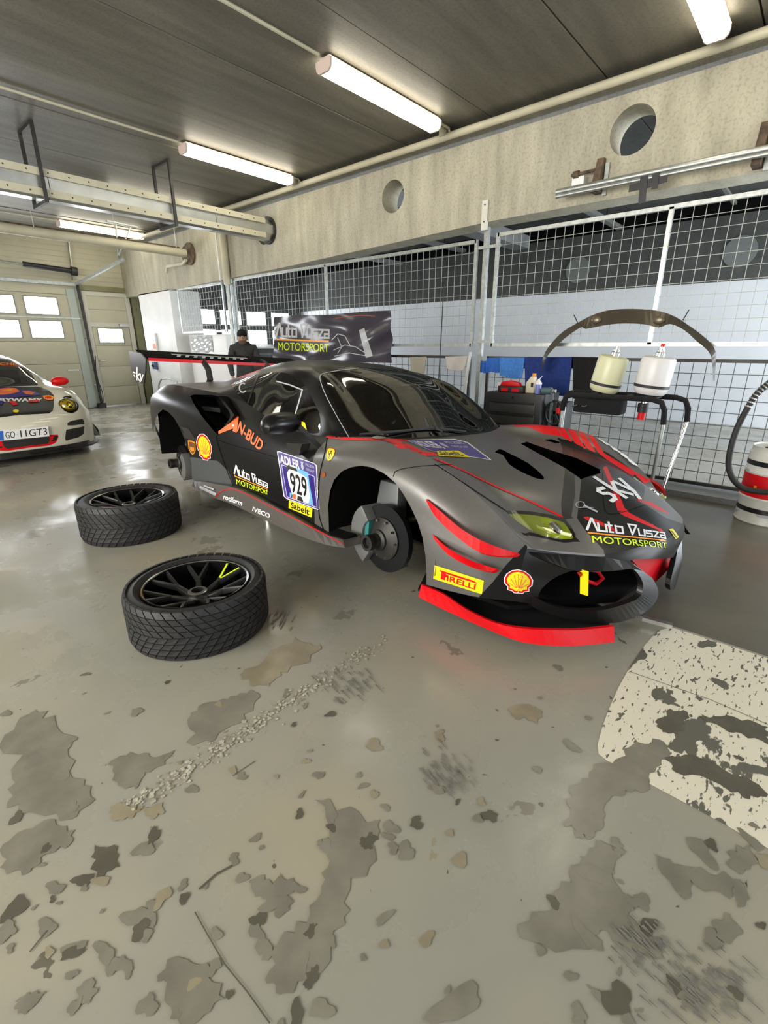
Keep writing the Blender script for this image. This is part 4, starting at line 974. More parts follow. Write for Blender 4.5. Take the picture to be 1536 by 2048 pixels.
# ---- hubs, brakes
K['disc_m'] = mat('carbon_disc', (.035, .036, .04), .38, .75)
K['caliper'] = mat('grey_caliper', (.22, .225, .215), .45, .4)
K['upright'] = mat('upright_grey', (.15, .16, .16), .5, .3)
K['teal'] = mat('teal_plate', (.03, .20, .19), .5)
def corner(px, py, yv, R, s, rear=False):
    c = LY(px, py, yv); cx, cz = c[0], c[2]; ax = toW((0, -s * -1 * 1.0 * (-1), 0)) - toW((0, 0, 0))
    ax = (toW((0, s, 0)) - toW((0, 0, 0))); y0 = s * .80; nm = 'brake_disc'
    d = MB().lathe([(.10, 0), (R, 0), (R, -.034), (.10, -.034)], W(cx, y0, cz), ax, 48).build(nm, K['disc_m'], car, True)
    MB().lathe([(.03, .05), (R * .62, .012), (R * .62, 0)], W(cx, y0, cz), ax, 36).build('disc_bell', K['darkmetal'], d, True)
    m_ = MB()
    for k in range(10): t = k * math.pi / 5; m_.lathe([(.008, 0), (.007, .008)], W(cx + R * .55 * math.cos(t), y0 + s * .018, cz + R * .55 * math.sin(t)), ax, 8)
    m_.build('bobbins', K['chrome'], d)
    h = MB().lathe([(.065, 0), (.060, .04), (.045, .05), (.042, .085), (.046, .09), (.046, .125), (.030, .125), (.028, .06)], W(cx, y0 + s * .01, cz), ax, 28).build('wheel_hub', K['darkmetal'], car, True)
    MB().lathe([(.027, 0), (.027, .012), (.018, .012)], W(cx, y0 + s * .10, cz), ax, 20).build('hub_nut', K['black'], h, True)
    V = []; n = 10
    pr = [(.6, .07), (.6, -.075), (1.08, -.075), (1.08, .07)]
    for i in range(n + 1):
        t = math.radians((126 if not rear else -20) + 108 * i / n if not rear else 10 - 70 + 100 * i / n)
        bulge = 1 + .06 * math.sin(math.pi * i / n)
        for rr, dy in pr: V.append(W(cx + R * rr * bulge * math.cos(t), y0 + s * dy * (1 if dy < 0 else .8), cz + R * rr * bulge * math.sin(t)))
    F = [(4 * i + a, 4 * i + (a + 1) % 4, 4 * i + 4 + (a + 1) % 4, 4 * i + 4 + a) for i in range(n) for a in range(4)] + [(0, 1, 2, 3), (4 * n, 4 * n + 3, 4 * n + 2, 4 * n + 1)]
    cal = MB().add(V, F).build('brake_caliper', K['caliper'], car, bevel=.008)
    if not rear: MB().hexa(wl([(cx - R * .62, y0 + s * .0, cz - .05), (cx - R * .45, y0, cz - .05), (cx - R * .45, y0 + s * .045, cz - .05), (cx - R * .62, y0 + s * .045, cz - .05), (cx - R * .55, y0, cz + .09), (cx - R * .40, y0, cz + .09), (cx - R * .40, y0 + s * .04, cz + .09), (cx - R * .55, y0 + s * .04, cz + .09)])).build('pad_plate', K['teal'], cal)
    u = MB().hexa(wl([(cx - .17, s * .64, cz + R * .5), (cx + .02, s * .64, cz + R * .5), (cx + .02, s * .72, cz + R * .5), (cx - .17, s * .72, cz + R * .5), (cx - .15, s * .62, cz + .30), (cx + .0, s * .62, cz + .30), (cx + .0, s * .69, cz + .30), (cx - .15, s * .69, cz + .30)])).build('upright', K['upright'], car, bevel=.01)
    MB().tube(wl([(cx + .1, s * .70, cz + .12), (cx + .22, s * .5, cz + .16)]), .016, 8).build('wishbone', K['darkmetal'], car, True)
    MB().tube(wl([(cx - .12, s * .70, cz + .12), (cx - .2, s * .5, cz + .16)]), .016, 8).build('wishbone', K['darkmetal'], car, True)
    MB().tube(wl([(cx, s * .60, cz + .2), (cx - .02, s * .54, cz + .40)]), .035, 12).build('damper', K['steel'], car, True)
for s in (-1, 1): corner(768, 1077, -.80, .20, s); corner(366, 925, -.80, .175, s, True)
# ---- front splitter (red)
top = [(843, 1170), (888, 1189), (933, 1219), (990, 1246), (1046, 1257), (1105, 1260), (1160, 1260), (1228, 1253)]
botm = [(837, 1194), (895, 1223), (971, 1257), (1020, 1277), (1060, 1287), (1110, 1292), (1170, 1291), (1229, 1284)]
xy = []
for (px, py) in botm: q = LZ(px, py, .115); xy.append(q)
ups = []
for (px, py), q in zip(top, xy):      # same plan direction, pushed slightly outward at the bottom
    d = toL(CAM + ray(px, py)) - _o; n = np.array([.5, -.86]); t = (n @ (q[:2] - _o[:2]) - .012) / (n @ d[:2]); ups.append(_o + d * t)
def strip3(name, A, B, th, mt, par=car):
    for s in (1, -1):
        m_ = MB(); V = []; F = []; n = len(A)
        for a, b in zip(A, B):
            a2 = a + th; b2 = b + th
            V += wl([(p[0] - (.16 if (s < 0 and name == 'splitter_blade') else 0), p[1] * s * (.80 if (s < 0 and name == 'splitter_blade') else 1), p[2]) for p in (a, b, b2, a2)])
        for i in range(n - 1):
            for k in range(4): F.append((4 * i + k, 4 * i + (k + 1) % 4, 4 * i + 4 + (k + 1) % 4, 4 * i + 4 + k))
        F += [(0, 1, 2, 3), (4 * n - 4, 4 * n - 1, 4 * n - 2, 4 * n - 3)]
        m_.add(V, F).build(name, mt, par, False)
nr = min(len(RING[0]), len(RING[1])); strip3('bumper_lip', cr_axis(np.array(RING[0][:nr]), 4), cr_axis(np.array(RING[1][:nr]), 4), np.array([-.025, 0, .004]), K['satin'])
strip3('upper_blade', cr_axis(np.array(BLA), 3), cr_axis(np.array(BLB), 3), np.array([-.02, 0, -.004]), K['satin'])
strip3('splitter_blade', cr_axis(np.array(ups), 3), cr_axis(np.array(xy), 3), np.array([-.012, .012, 0]), K['red'])
inner = [(.28, -.80), (.45, -.80), (.62, -.79), (.75, -.74), (.82, -.68), (.88, -.6), (.95, -.5), (1.0, -.42)]
for s in (1, -1):
    P_ = [(q[0] - .03 - (.16 if s < 0 else 0), (q[1] + .025) * s * (.8 if s < 0 else 1), q[2] + .016) for q in xy] + [(.98, -.3 * s, .13)] + [(x - .2, y * s * .7, .16) for x, y in inner[::-1]]
    MB().prism(wl(P_), (0, 0, .010)).build('splitter_floor', K['black'], car)
# side skirts
sk_t = [(387, 962), (410, 964), (436, 969), (467, 975), (520, 998), (580, 1030), (645, 1066), (686, 1080)]
sk_b = [(384, 972), (405, 985), (426, 995), (465, 1009), (540, 1045), (600, 1072), (650, 1089), (690, 1096)]
A = [LY(px, py, -1.0) for px, py in sk_t]; B = [LY(px, py, -1.04) for px, py in sk_b]
strip3('side_skirt', cr_axis(np.array(A), 3), cr_axis(np.array(B), 3), np.array([0, .12, 0]), K['skirt'])
A2 = [a + [0, .0, -.004] for a in A]; B2 = [a + [0, .09, .02] for a in A]
strip3('skirt_fillet', cr_axis(np.array(A2), 2), cr_axis(np.array(B2), 2), np.array([0, .02, -.02]), K['satin'])
# canards
def canard(o1, i1, name):
    A = [LY(px, py, y) for px, py, y in o1]; B = [LY(px, py, y) for px, py, y in i1]
    strip3(name, cr_axis(np.array(A), 3), cr_axis(np.array(B), 3), np.array([0, .02, -.012]), K['red'])
canard([(852, 997, -.975), (880, 1022, -.99), (920, 1056, -1.0), (960, 1080, -.99), (1000, 1096, -.94), (1036, 1106, -.87)], [(853, 1003, -.97), (872, 1035, -1.0), (915, 1075, -1.02), (958, 1104, -1.01), (1000, 1112, -.95), (1030, 1111, -.88)], 'upper_canard')
canard([(865, 1068, -.97), (890, 1092, -.985), (920, 1110, -.98), (955, 1126, -.955), (994, 1138, -.91)], [(867, 1077, -.98), (890, 1104, -1.0), (920, 1124, -1.0), (955, 1138, -.975), (984, 1144, -.92)], 'lower_canard')
# grille opening details: blade above, tow loop, red centre panel
MB().tube(wl([LXp(px, py, .97) for px, py in [(1158, 1146), (1172, 1138), (1195, 1142), (1206, 1157), (1192, 1168), (1168, 1160)]]), .009, 8, closed=True).build('tow_loop', K['red'], car, True)
a = LXp(1169, 1141, .985); b = LXp(1168, 1189, .985); MB().bar(W(*a), W(*b), .035, .004, up=(1, 0, 0)).build('tow_strap', K['yellow'], car)
V = [LXp(px, py, 1.06) for px, py in [(1262, 1118), (1366, 1109), (1310, 1166), (1305, 1166)]]
MB().prism(wl(V), tuple(toW((-.05, 0, 0)) - toW((0, 0, 0)))).build('centre_panel', K['red'], car)
# ---- mirror
for s in (-1, 1):
    R3 = np.array([[co, -si, 0], [si, co, 0], [0, 0, 1]])
    c = LY(562, 846, -1.06); cc = W(c[0], s * 1.06, c[2])
    V = []; F = []; prof = [(-.145, .2), (-.13, .62), (-.09, .9), (0, 1.0), (.09, .92), (.13, .7), (.145, .25)]; n = 16
    for k, (dy, r) in enumerate(prof):
        for j in range(n):
            t = 2 * math.pi * j / n; x = .085 * r * math.cos(t); z = .062 * r * math.sin(t)
            V.append(W(c[0] - (.22 if s > 0 else 0) + x - .05 * (dy / .145), s * (1.06 - dy - (.10 if s > 0 else 0)), c[2] + z - (.04 if s > 0 else 0) - (.012 if dy < -.1 else 0)))
    for k in range(len(prof) - 1):
        for j in range(n): F.append((k * n + j, (k + 1) * n + j, (k + 1) * n + (j + 1) % n, k * n + (j + 1) % n))
    F += [tuple(range(n)), tuple((len(prof) - 1) * n + j for j in range(n))]
    mr = MB().add(V, F).build('wing_mirror', K['satin'], car, True)
    a = LY(598, 852, -.98); b = LY(632, 893, -.90)
    MB().bar(W(a[0] - (.22 if s > 0 else 0), s * (.98 - (.1 if s > 0 else 0)), a[2] - (.04 if s > 0 else 0)), W(b[0] - (.2 if s > 0 else 0), s * (.88 - (.05 if s > 0 else 0)), b[2]), .07, .03).build('mirror_arm', K['black'], mr, bevel=.005)
    a = LY(582, 897, -.93); MB().prism(wl([(LY(px, py, -.955)[0], s * .955, LY(px, py, -.955)[2]) for px, py in [(573, 886), (604, 888), (600, 902), (588, 912), (576, 903)]]), tuple((toW((0, -s * .06, 0)) - toW((0, 0, 0))))).build('mirror_foot', K['stripe'], mr)
# ---- rear wing
zl = LY(292, 722, -.92); zt = LY(292, 710, -.92)
wz = 1.235
ch = [(-3.30, wz - .035), (-3.36, wz - .005), (-3.50, wz + .025), (-3.62, wz + .045), (-3.66, wz + .055), (-3.60, wz + .028), (-3.45, wz - .008), (-3.34, wz - .03)]
wing = MB(); wing.prism(wl([(x, -.90, z) for x, z in ch]), tuple(toW((0, 1.80, 0)) - toW((0, 0, 0)))); wing = wing.build('rear_wing', K['void'], car)
m_ = MB(); m_.bar(W(-3.298, -.90, wz - .032), W(-3.298, .90, wz - .032), .012, .03); m_.build('leading_edge_strip', K['red'], wing)
m_ = MB()
for k in range(9):
    a = -.62 + k * .085; m_.hexa(wl([(-3.33, a, wz + .006), (-3.43, a + .05, wz + .024), (-3.43, a + .085, wz + .024), (-3.33, a + .035, wz + .006), (-3.33, a, wz + .009), (-3.43, a + .05, wz + .027), (-3.43, a + .085, wz + .027), (-3.33, a + .035, wz + .009)]))
m_.hexa(wl([(-3.44, -.62, wz + .024), (-3.47, -.62, wz + .029), (-3.47, .2, wz + .029), (-3.44, .2, wz + .024), (-3.44, -.62, wz + .027), (-3.47, -.62, wz + .032), (-3.47, .2, wz + .032), (-3.44, .2, wz + .027)])); m_.build('wing_print', K['lgrey'], wing)
EP = [(260, 702), (283.5, 706.5), (294, 718), (293, 745), (290, 768), (274, 764), (264, 737)]
for s in (-1, 1):
    P_ = [LY(px, py, -.91) for px, py in EP]
    ep = MB().prism(wl([(p[0], s * .91, p[2]) for p in P_]), tuple(toW((0, s * .012, 0)) - toW((0, 0, 0)))).build('wing_end_plate', K['stripe'], wing)
    pts = [(-3.42, wz + .01), (-3.33, wz - .02), (-3.22, wz - .10), (-3.20, wz - .2), (-3.26, .98)]
    m_ = MB(); m_.tube(wl([(x, s * .36, z) for x, z in pts]), [.02, .028, .032, .032, .03], 8); m_.build('wing_strut', K['black'], wing, True)
# ---- cabin
K['harness'] = mat('red_harness', (.45, .02, .02), .7)
K['cage'] = mat('roll_cage', (.25, .26, .26), .4, .2)
MB().hexa(wl([(-.95, -.70, .60), (-.36, -.72, .60), (-.36, .72, .60), (-.95, .70, .60), (-.9, -.66, .76), (-.38, -.68, .79), (-.38, .68, .79), (-.9, .66, .76)])).build('dashboard', K['void'], car, bevel=.03)
for s in (-1, 1):
    st = MB(); st.hexa(wl([(-1.5, s * .36 - .2, .3), (-1.0, s * .36 - .2, .3), (-1.0, s * .36 + .2, .3), (-1.5, s * .36 + .2, .3), (-1.55, s * .36 - .2, .48), (-1.0, s * .36 - .2, .5), (-1.0, s * .36 + .2, .5), (-1.55, s * .36 + .2, .48)]))
    st.hexa(wl([(-1.55, s * .36 - .2, .45), (-1.42, s * .36 - .2, .45), (-1.42, s * .36 + .2, .45), (-1.55, s * .36 + .2, .45), (-1.70, s * .36 - .15, 1.05), (-1.58, s * .36 - .15, 1.07), (-1.58, s * .36 + .15, 1.07), (-1.70, s * .36 + .15, 1.05)]))
    seat = st.build('seat', K['black'], car, bevel=.03)
    for d in (-.07, .07): MB().bar(W(-1.56, s * .36 + d, 1.0), W(-1.38, s * .36 + d, .52), .045, .008).build('harness_strap', K['harness'], seat)
    cg = MB().tube(wl([(-.60, s * .66, .5), (-.66, s * .64, .85), (-1.0, s * .55, 1.13), (-1.5, s * .53, 1.17), (-1.75, s * .55, .4)]), .02, 8).build('roll_cage_tube', K['cage'], car, True)
    MB().tube(wl([(-1.0, s * .56, 1.12), (-1.72, s * .6, .75)]), .017, 8).build('roll_cage_tube', K['cage'], car, True)
MB().tube(wl([(-1.55, -.53, 1.16), (-1.55, .53, 1.16)]), .02, 8).build('roll_cage_tube', K['cage'], car, True)
MB().tube(wl([(-1.0 + .14 * math.cos(t) * .3, -.36 + .14 * math.sin(t), .78 + .14 * math.cos(t)) for t in np.arange(0, 6.28, .5)]), .014, 8, closed=True).build('steering_wheel', K['black'], car, True)
# wiper
m_ = MB(); pts = [CARB.ray_cast(Vector(CAM), Vector(ray(px, py)))[0] for px, py in [(720, 872), (790, 866), (870, 858), (930, 866)]]
m_.tube([p + Vector((-.01, -.01, .012)) for p in pts], .008, 6)
p = CARB.ray_cast(Vector(CAM), Vector(ray(878, 866)))[0]; m_.bar(pts[2] + Vector((-.01, -.01, .02)), p + Vector((.0, -.03, .015)), .02, .01); m_.build('wiper', K['black'], car, True)
# air jack and rear tow hook
for x, y in ((-1.55, -.72), (-1.55, .72)):
    j = MB().lathe([(.035, 0), (.035, .10), (.026, .105), (.026, .2)], (*W(x, y, 0)[:2], 0), (0, 0, 1), 16).build('air_jack', K['chrome'], car, True)
    MB().lathe([(.045, 0), (.045, .012)], (*W(x, y, 0)[:2], 0), (0, 0, 1), 16).build('jack_foot', K['steel'], j)
j = MB().lathe([(.03, 0), (.03, .18)], (*W(.65, .3, 0)[:2], 0), (0, 0, 1), 14).build('air_jack', K['chrome'], car, True)
MB().bar(tuple(atZ(1285, 1236, .03)), tuple(atZ(1345, 1252, .03)), .03, .02).build('splitter_stay', K['steel'], car)

# ================================================================ PRINTS ON THE CAR
def T(t, x0, y0, x1, y1, **k): return text2d(t, x0, y0, x1, y1, **k)
def AD(x0, y0, x1, y1, wd, asp):
    """squared lettering: Auto Dusza"""
    L = [(0, [(0, 1), (.55, 0), (.62, 0), (1.0, 1)], 1.1), (1.15, [(0, .35), (0, 1), (.8, 1), (.8, .35)], .8), (2.2, [(.1, .1), (.1, 1), (.42, 1)], .6), (1.85, [(.35, .38), (.72, .38)], 0), (3.0, [(0, .38), (.8, .38), (.8, 1), (0, 1), (0, .34)], .8),
         (4.6, [(0, 0), (1.1, 0), (.35, 1), (.08, .1)], 1.1), (5.9, [(0, .35), (0, 1), (.8, 1), (.8, .35)], .8), (7.0, [(.8, .38), (0, .38), (0, .68), (.8, .68), (.8, 1), (0, 1)], .8), (8.1, [(0, .38), (.8, .38), (0, 1), (.8, 1)], .8), (9.2, [(0, .38), (.8, .38), (.8, 1), (0, 1), (0, .7), (.8, .7)], .8)]
    o = []
    for ox, p, _ in L: o.append(stroke2d([(x0 + (x1 - x0) * (ox + a) / 10.0, y0 + (y1 - y0) * b) for a, b in p], wd, asp))
    return o
def adm(quad, name='team_lettering', c1='wht', bv=None, par=None, asp=2.6, lab='white, orange and fluorescent yellow team lettering'):
    it = [(c1, s) for s in AD(0, 0, 1, .47, .075, asp)] + [('org2', poly2d([(.0, .57), (1, .57), (1, .63), (.0, .63)])), ('fluo', T('MOTORSPORT', .03, .70, 1.0, 1.0, bold=.006))]
    decal(name, it, bv or CARB, par or car, quad, 6, .0025, .00005, label=lab)
adm([(468, 929), (535, 962), (537, 990), (471, 967)])
adm([(1170, 1036), (1327, 1060), (1334, 1096), (1178, 1086)], asp=3.2)
def shell(quad, name='scallop_logo'):
    out = [(.12, .88), (.13, .74), (.02, .62), (0, .40), (.10, .20), (.28, .05), (.5, 0), (.72, .05), (.90, .20), (1, .40), (.98, .62), (.87, .74), (.88, .88), (.70, .93), (.66, 1), (.34, 1), (.30, .93)]
    inn = [(.5 + (x - .5) * .84, .48 + (y - .48) * .84) for x, y in out]
    it = [('wht', poly2d([(.5 + (x - .5) * 1.08, .5 + (y - .5) * 1.06) for x, y in out])), ('red', poly2d(out)), ('yellow', poly2d(inn))]
    for k in range(7):
        a = math.radians(-66 + 22 * k); it.append(('orange', stroke2d([(.5 + .10 * math.sin(a), .80 - .05 * math.cos(a)), (.5 + .40 * math.sin(a), .80 - .62 * math.cos(a) * (1 - .1 * abs(math.sin(a))))], .028)))
    decal(name, it, CARB, car, quad, 5, .0025, .0002, label='red and yellow scallop shell logo')
shell([(1009, 1138), (1064, 1142), (1063, 1187), (1010, 1183)]); shell([(392, 864), (421, 873), (425, 922), (397, 916)])
# number panel on the door
Q = [(554, 901), (634, 928), (640, 1021), (566, 995)]
it = [('wht', poly2d([(.0, .02), (.06, 0), (.94, .0), (1, .03), (1.0, .3), (.985, .5), (1.0, .96), (.96, 1), (.1, 1.0), (.03, .96), (.02, .5)])),
      ('purple', poly2d([(.025, .03), (.07, .015), (.93, .015), (.975, .04), (.975, .3), (.96, .5), (.975, .95), (.95, .98), (.11, .98), (.055, .95), (.045, .5)])),
      ('wht', poly2d([(.08, .26), (.92, .27), (.94, .95), (.12, .95)])), ('dpurple', poly2d([(.09, .27), (.91, .28), (.93, .94), (.13, .94)])),
      ('sky', poly2d([(.45, .22), (.76, .24), (.78, .5), (.84, .93), (.6, .93)])), ('stripe', poly2d([(.2, .23), (.45, .2), (.5, .33), (.24, .36)])), ('wht', poly2d([(.20, .40), (.28, .30), (.50, .30), (.72, .36), (.74, .50), (.76, .78), (.70, .93), (.30, .93), (.22, .60)])),
      ('orange', poly2d([(.30, .82), (.40, .82), (.36, .94), (.26, .94)])), ('stripe', poly2d([(.43, .83), (.54, .83), (.58, .94), (.40, .94)])), ('sky', poly2d([(.22, .82), (.28, .82), (.24, .93), (.2, .93)])),
      ('blk', T('929', .27, .36, .70, .80, bold=.012)), ('wht', T('ADLER', .06, .06, .56, .235, bold=.025)), ('lgrey', T('PELZER', .72, .06, .94, .11, bold=.01)), ('lgrey', T('GROUP', .72, .15, .93, .20, bold=.01)),
      ('lgrey', poly2d(ellp(.63, .16, .035, .06, 14))), ('lgrey', poly2d([(.59, .06), (.67, .06), (.65, .11), (.61, .11)]))]
decal('race_number_panel', it, CARB, car, Q, 5, .002, .00012, label='violet and white race number panel reading 929')
def sab(quad): decal('sponsor_sticker', [('yellow', poly2d([(0, 0), (1, 0), (1, 1), (0, 1)])), ('blk', T('Sabelt', .1, .14, .9, .86, bold=.018))], CARB, car, quad, 5, .0035, .0003, label='yellow sticker with black lettering')
sab([(579, 1000), (626, 1017), (624, 1035), (578, 1016)])
# hood panel
Q = [(812, 880), (926, 878), (984, 921), (862, 903)]
it = [('wht', poly2d([(0, 0), (.93, 0), (1.0, .12), (1, 1), (.96, 1.0), (.1, .98), (.03, .9)])), ('purple', poly2d([(.03, .03), (.92, .03), (.985, .14), (.985, .96), (.11, .94), (.05, .86)])), ('wht', T('ADLER', .08, .10, .60, .52, bold=.012)), ('lgrey', T('PELZER', .76, .1, .95, .2, bold=.01)), ('lgrey', T('GROUP', .76, .28, .94, .38, bold=.01)), ('lgrey', poly2d(ellp(.67, .3, .035, .14, 14)))]
decal('hood_sponsor_panel', it, CARB, car, Q, 5, .002, .00012, label='violet sponsor panel on the hood')
sab([(873, 903), (916, 902), (942, 916), (877, 913)])
# shield badge
SH = [(0, .12), (.2, .02), (.5, 0), (.8, .03), (1, .14), (.98, .5), (.85, .78), (.5, 1), (.16, .78), (.02, .5)]
horse = [stroke2d([(.45, .78), (.5, .6), (.42, .5), (.55, .36), (.62, .22)], .09), stroke2d([(.42, .5), (.28, .62), (.32, .74)], .05), stroke2d([(.55, .38), (.74, .44), (.7, .56)], .05), stroke2d([(.5, .6), (.66, .68), (.6, .8)], .06), stroke2d([(.42, .5), (.26, .42), (.3, .28)], .04), stroke2d([(.6, .24), (.46, .28)], .06)]
decal('shield_badge', [('red', poly2d(SH)), ('yellow', poly2d([(.5 + (x - .5) * .96, .52 + (y - .5) * .94) for x, y in SH]))] + [('blk', h) for h in horse], CARB, car, [(657, 895), (672, 898), (665, 925), (650, 920)], 4, .0025, .0003, label='yellow shield badge with a black prancing horse')
decal('round_marker', [('copper', poly2d(ellp(648, 949, 4, 5.5)))], CARB, car, None, 4, .004)
# tyre maker sticker
it = [('yellow', poly2d([(0, 0), (1, 0), (1, 1), (0, 1)])), ('red', T('IRELLI', .27, .42, .86, .84, bold=.02)), ('red', poly2d([(.12, .22), (.80, .22), (.87, .30), (.87, .36), (.30, .36), (.12, .32)])), ('red', poly2d([(.15, .32), (.24, .34), (.24, .84), (.15, .84)])), ('red', stroke2d([(.22, .38), (.27, .5), (.22, .60)], .1, 2.5))]
decal('tyre_brand_sticker', it, CARB, car, [(870, 1130), (968, 1161), (964, 1188), (867, 1157)], 5, .0025, .0003, label='yellow sticker with red lettering')
# sky lettering on hood and end plate
def sky(quad, bv, par):
    it = [stroke2d([(.22, .42), (.06, .40), (-.04, .47), (-.01, .58), (.14, .66), (.19, .78), (.10, .91), (-.08, .93)], .13, 1.15), stroke2d([(.42, .0), (.42, 1.0)], .14, 1.15), stroke2d([(.66, .38), (.46, .66), (.70, 1.0)], .12, 1.15), stroke2d([(.74, .38), (.86, .88)], .12, 1.15), stroke2d([(1.0, .38), (.88, .92), (.74, 1.22)], .12, 1.15)]
    decal('sponsor_lettering', [('wht', s) for s in it], bv, par, quad, 5, .0025, .00004, label='white sponsor lettering')
sky([(1170.6, 964.6), (1217.4, 944), (1277.3, 983), (1230.5, 1003.6)], CARB, car)
epb = bvh_of([o for o in wing.children if o.name.startswith('wing_end_plate')])
sky([(265, 733), (288, 740), (285, 763), (267, 757)], epb, wing)
# other lettering
for t, q, c in (('AN-BUD', [(481, 842), (529, 884), (521, 903), (474, 862)], 'orange'), ('rotiform', [(449, 988), (487, 1002), (484, 1012), (447, 998)], 'wht'), ('IVECO', [(507, 1013), (541, 1028), (540, 1037), (505, 1022)], 'wht')):
    decal('sponsor_lettering', [(c, T(t[0:] if t != 'AN-BUD' else 'N-BUD', 0, 0, 1, 1, bold=.02))], bvh_of([o for o in car.children if o.name.startswith('side_skirt')]) if c != 'orange' else CARB, car, q, 5, .003)
skb = bvh_of([o for o in car.children if o.name.startswith('side_skirt')])
decal('sponsor_block_print', [('lgrey', stroke2d([(402 + 3.1 * k, 975 + 1.35 * k + (k % 2) * .6), (404.6 + 3.1 * k, 976.4 + 1.35 * k)], 5.5)) for k in range(10)] + [('lgrey', stroke2d([(411, 972), (429, 979)], 3))], skb, car, None, 4, .003)
decal('pin_stripe', [('red', stroke2d(cr_axis(np.array([(431, 996), (440, 985), (455, 979), (480, 982), (540, 1012), (610, 1048), (686, 1088)], float), 4), 1.5))], skb, car, None, 7, .003)
decal('sponsor_emblem', [('orange', poly2d([(470, 828), (478, 834), (474, 866), (466, 862), (467, 857), (438, 868), (437, 863), (462, 845)])), ('wht', poly2d(ellp(467, 851, 2, 2, 10)))], CARB, car, None, 4, .003)
SHU = [(0, .05), (.5, 0), (1, .05), (1, .6), (.8, .85), (.5, 1), (.2, .85), (0, .6)]
decal('shield_sticker', [('org2', poly2d(SHU)), ('brown', poly2d([(.5 + (x - .5) * .84, .5 + (y - .5) * .84) for x, y in SHU])), ('org2', T('ups', .2, .42, .8, .78, bold=.03))], CARB, car, [(376, 879), (391, 883), (392, 911), (379, 908)], 4, .0025, .0003)
mp_ = [(1193, 875), (1206, 883), (1213, 888), (1222, 892), (1228, 899), (1236, 904), (1243, 910), (1252, 916), (1258, 923), (1266, 929), (1274, 933)]
decal('fender_lettering', [('wht', stroke2d([mp_[k], mp_[k + 1]], (2.2, 4.2, 2.6, 4.6, 3.2)[k % 5])) for k in range(10)], CARB, car, None, 4, .003)
decal('small_emblem', [('lgrey', stroke2d([(1160 + 9 * math.cos(t), 1010 + 6 * math.sin(t)) for t in np.arange(0, 6.5, .4)], 1.3)), ('lgrey', stroke2d([(1168, 1012), (1193, 1024)], 3.5)), ('lgrey', stroke2d([(1163, 1016), (1186, 1016)], 1.2))], CARB, car, None, 4, .0025)
decal('nose_badge', [('yellow', poly2d([(1337, 1059), (1345, 1058), (1357, 1074), (1350, 1078)])), ('stripe', stroke2d([(1342, 1063), (1351, 1074)], 2))], CARB, car, None, 4, .003, label='small yellow badge')
decal('lip_arrow', [('fluo', poly2d([(1188, 1118), (1196, 1117), (1205, 1127), (1203, 1130), (1198, 1128)]))], CARB, car, None, 4, .003)
# pin stripes and flashes
ln = [([(870, 918), (925, 941), (991, 973), (1060, 1003), (1124, 1034)], 3.2, 'red'), ([(655, 874), (700, 878), (760, 879)], 5, 'red'), ([(760, 878), (815, 881)], 3, 'red'), ([(870, 929), (900, 948), (950, 982), (1010, 1021)], 1.6, 'void'), ([(790, 944), (806, 938), (850, 932), (903, 930)], 1.2, 'void'), ([(790, 944), (787, 953)], 1.2, 'void'),
      ([(655, 872), (650, 905), (640, 950), (637, 1000), (641, 1040), (656, 1078)], 1.6, 'void'), ([(436, 868), (434, 880), (452, 935), (468, 975)], 1.2, 'void'), ([(437, 880), (465, 890), (520, 905), (553, 915)], 1.0, 'void'), ([(516, 750), (496, 806)], 3.0, 'blk'), ([(1205, 946), (1210, 1020), (1240, 1026), (1290, 1010)], .9, 'void')]
for pts, wd, c in ln:
    P_ = cr_axis(np.array(pts, float), 4) if len(pts) > 2 else pts
    decal('pin_stripe' if c == 'red' else 'panel_gap', [(c, stroke2d(P_, wd))], CARB, car, None, 7, .0022, 0)
for q in ([(764, 880), (800, 881), (806, 888), (790, 889)], [(778, 884), (816, 891), (826, 898), (800, 897)], [(806, 884), (840, 900), (846, 907), (822, 902)], [(832, 902), (868, 905), (880, 912), (846, 913)]):
    decal('red_flash', [('red', poly2d(q))], CARB, car, None, 7, .0024)
for q in ([(360, 852), (378, 858), (390, 876), (372, 869)], [(365, 864), (392, 876), (396, 884), (370, 876)]):
    decal('grey_flash', [('stripe', poly2d(q))], CARB, car, None, 7, .0024)
decal('window_ring', [('lgrey', stroke2d([(486 + 7 * math.cos(t), 776 + 9 * math.sin(t)) for t in np.arange(.8, 5.6, .4)], 2.5))], CARB, car, None, 5, .002)
decal('window_tape', [('lgrey', stroke2d([(554, 763), (580, 770), (605, 780), (597, 808), (588, 838)], 2.6))], CARB, car, None, 5, .002)
decal('window_sticker', [('yellow', poly2d([(600, 842), (610, 845), (614, 860), (604, 855)]))], CARB, car, None, 5, .002)
decal('windscreen_frame', [('lgrey', stroke2d(cr_axis(np.array([(698, 875), (675, 835), (652, 791), (641, 762), (641, 752), (648, 747), (680, 741), (716, 737)], float), 3), 1.4))], CARB, car, None, 6, .002)
decal('latch_pins', [('steel', poly2d(ellp(758, 877, 14, 3)))], CARB, car, None, 5, .006)

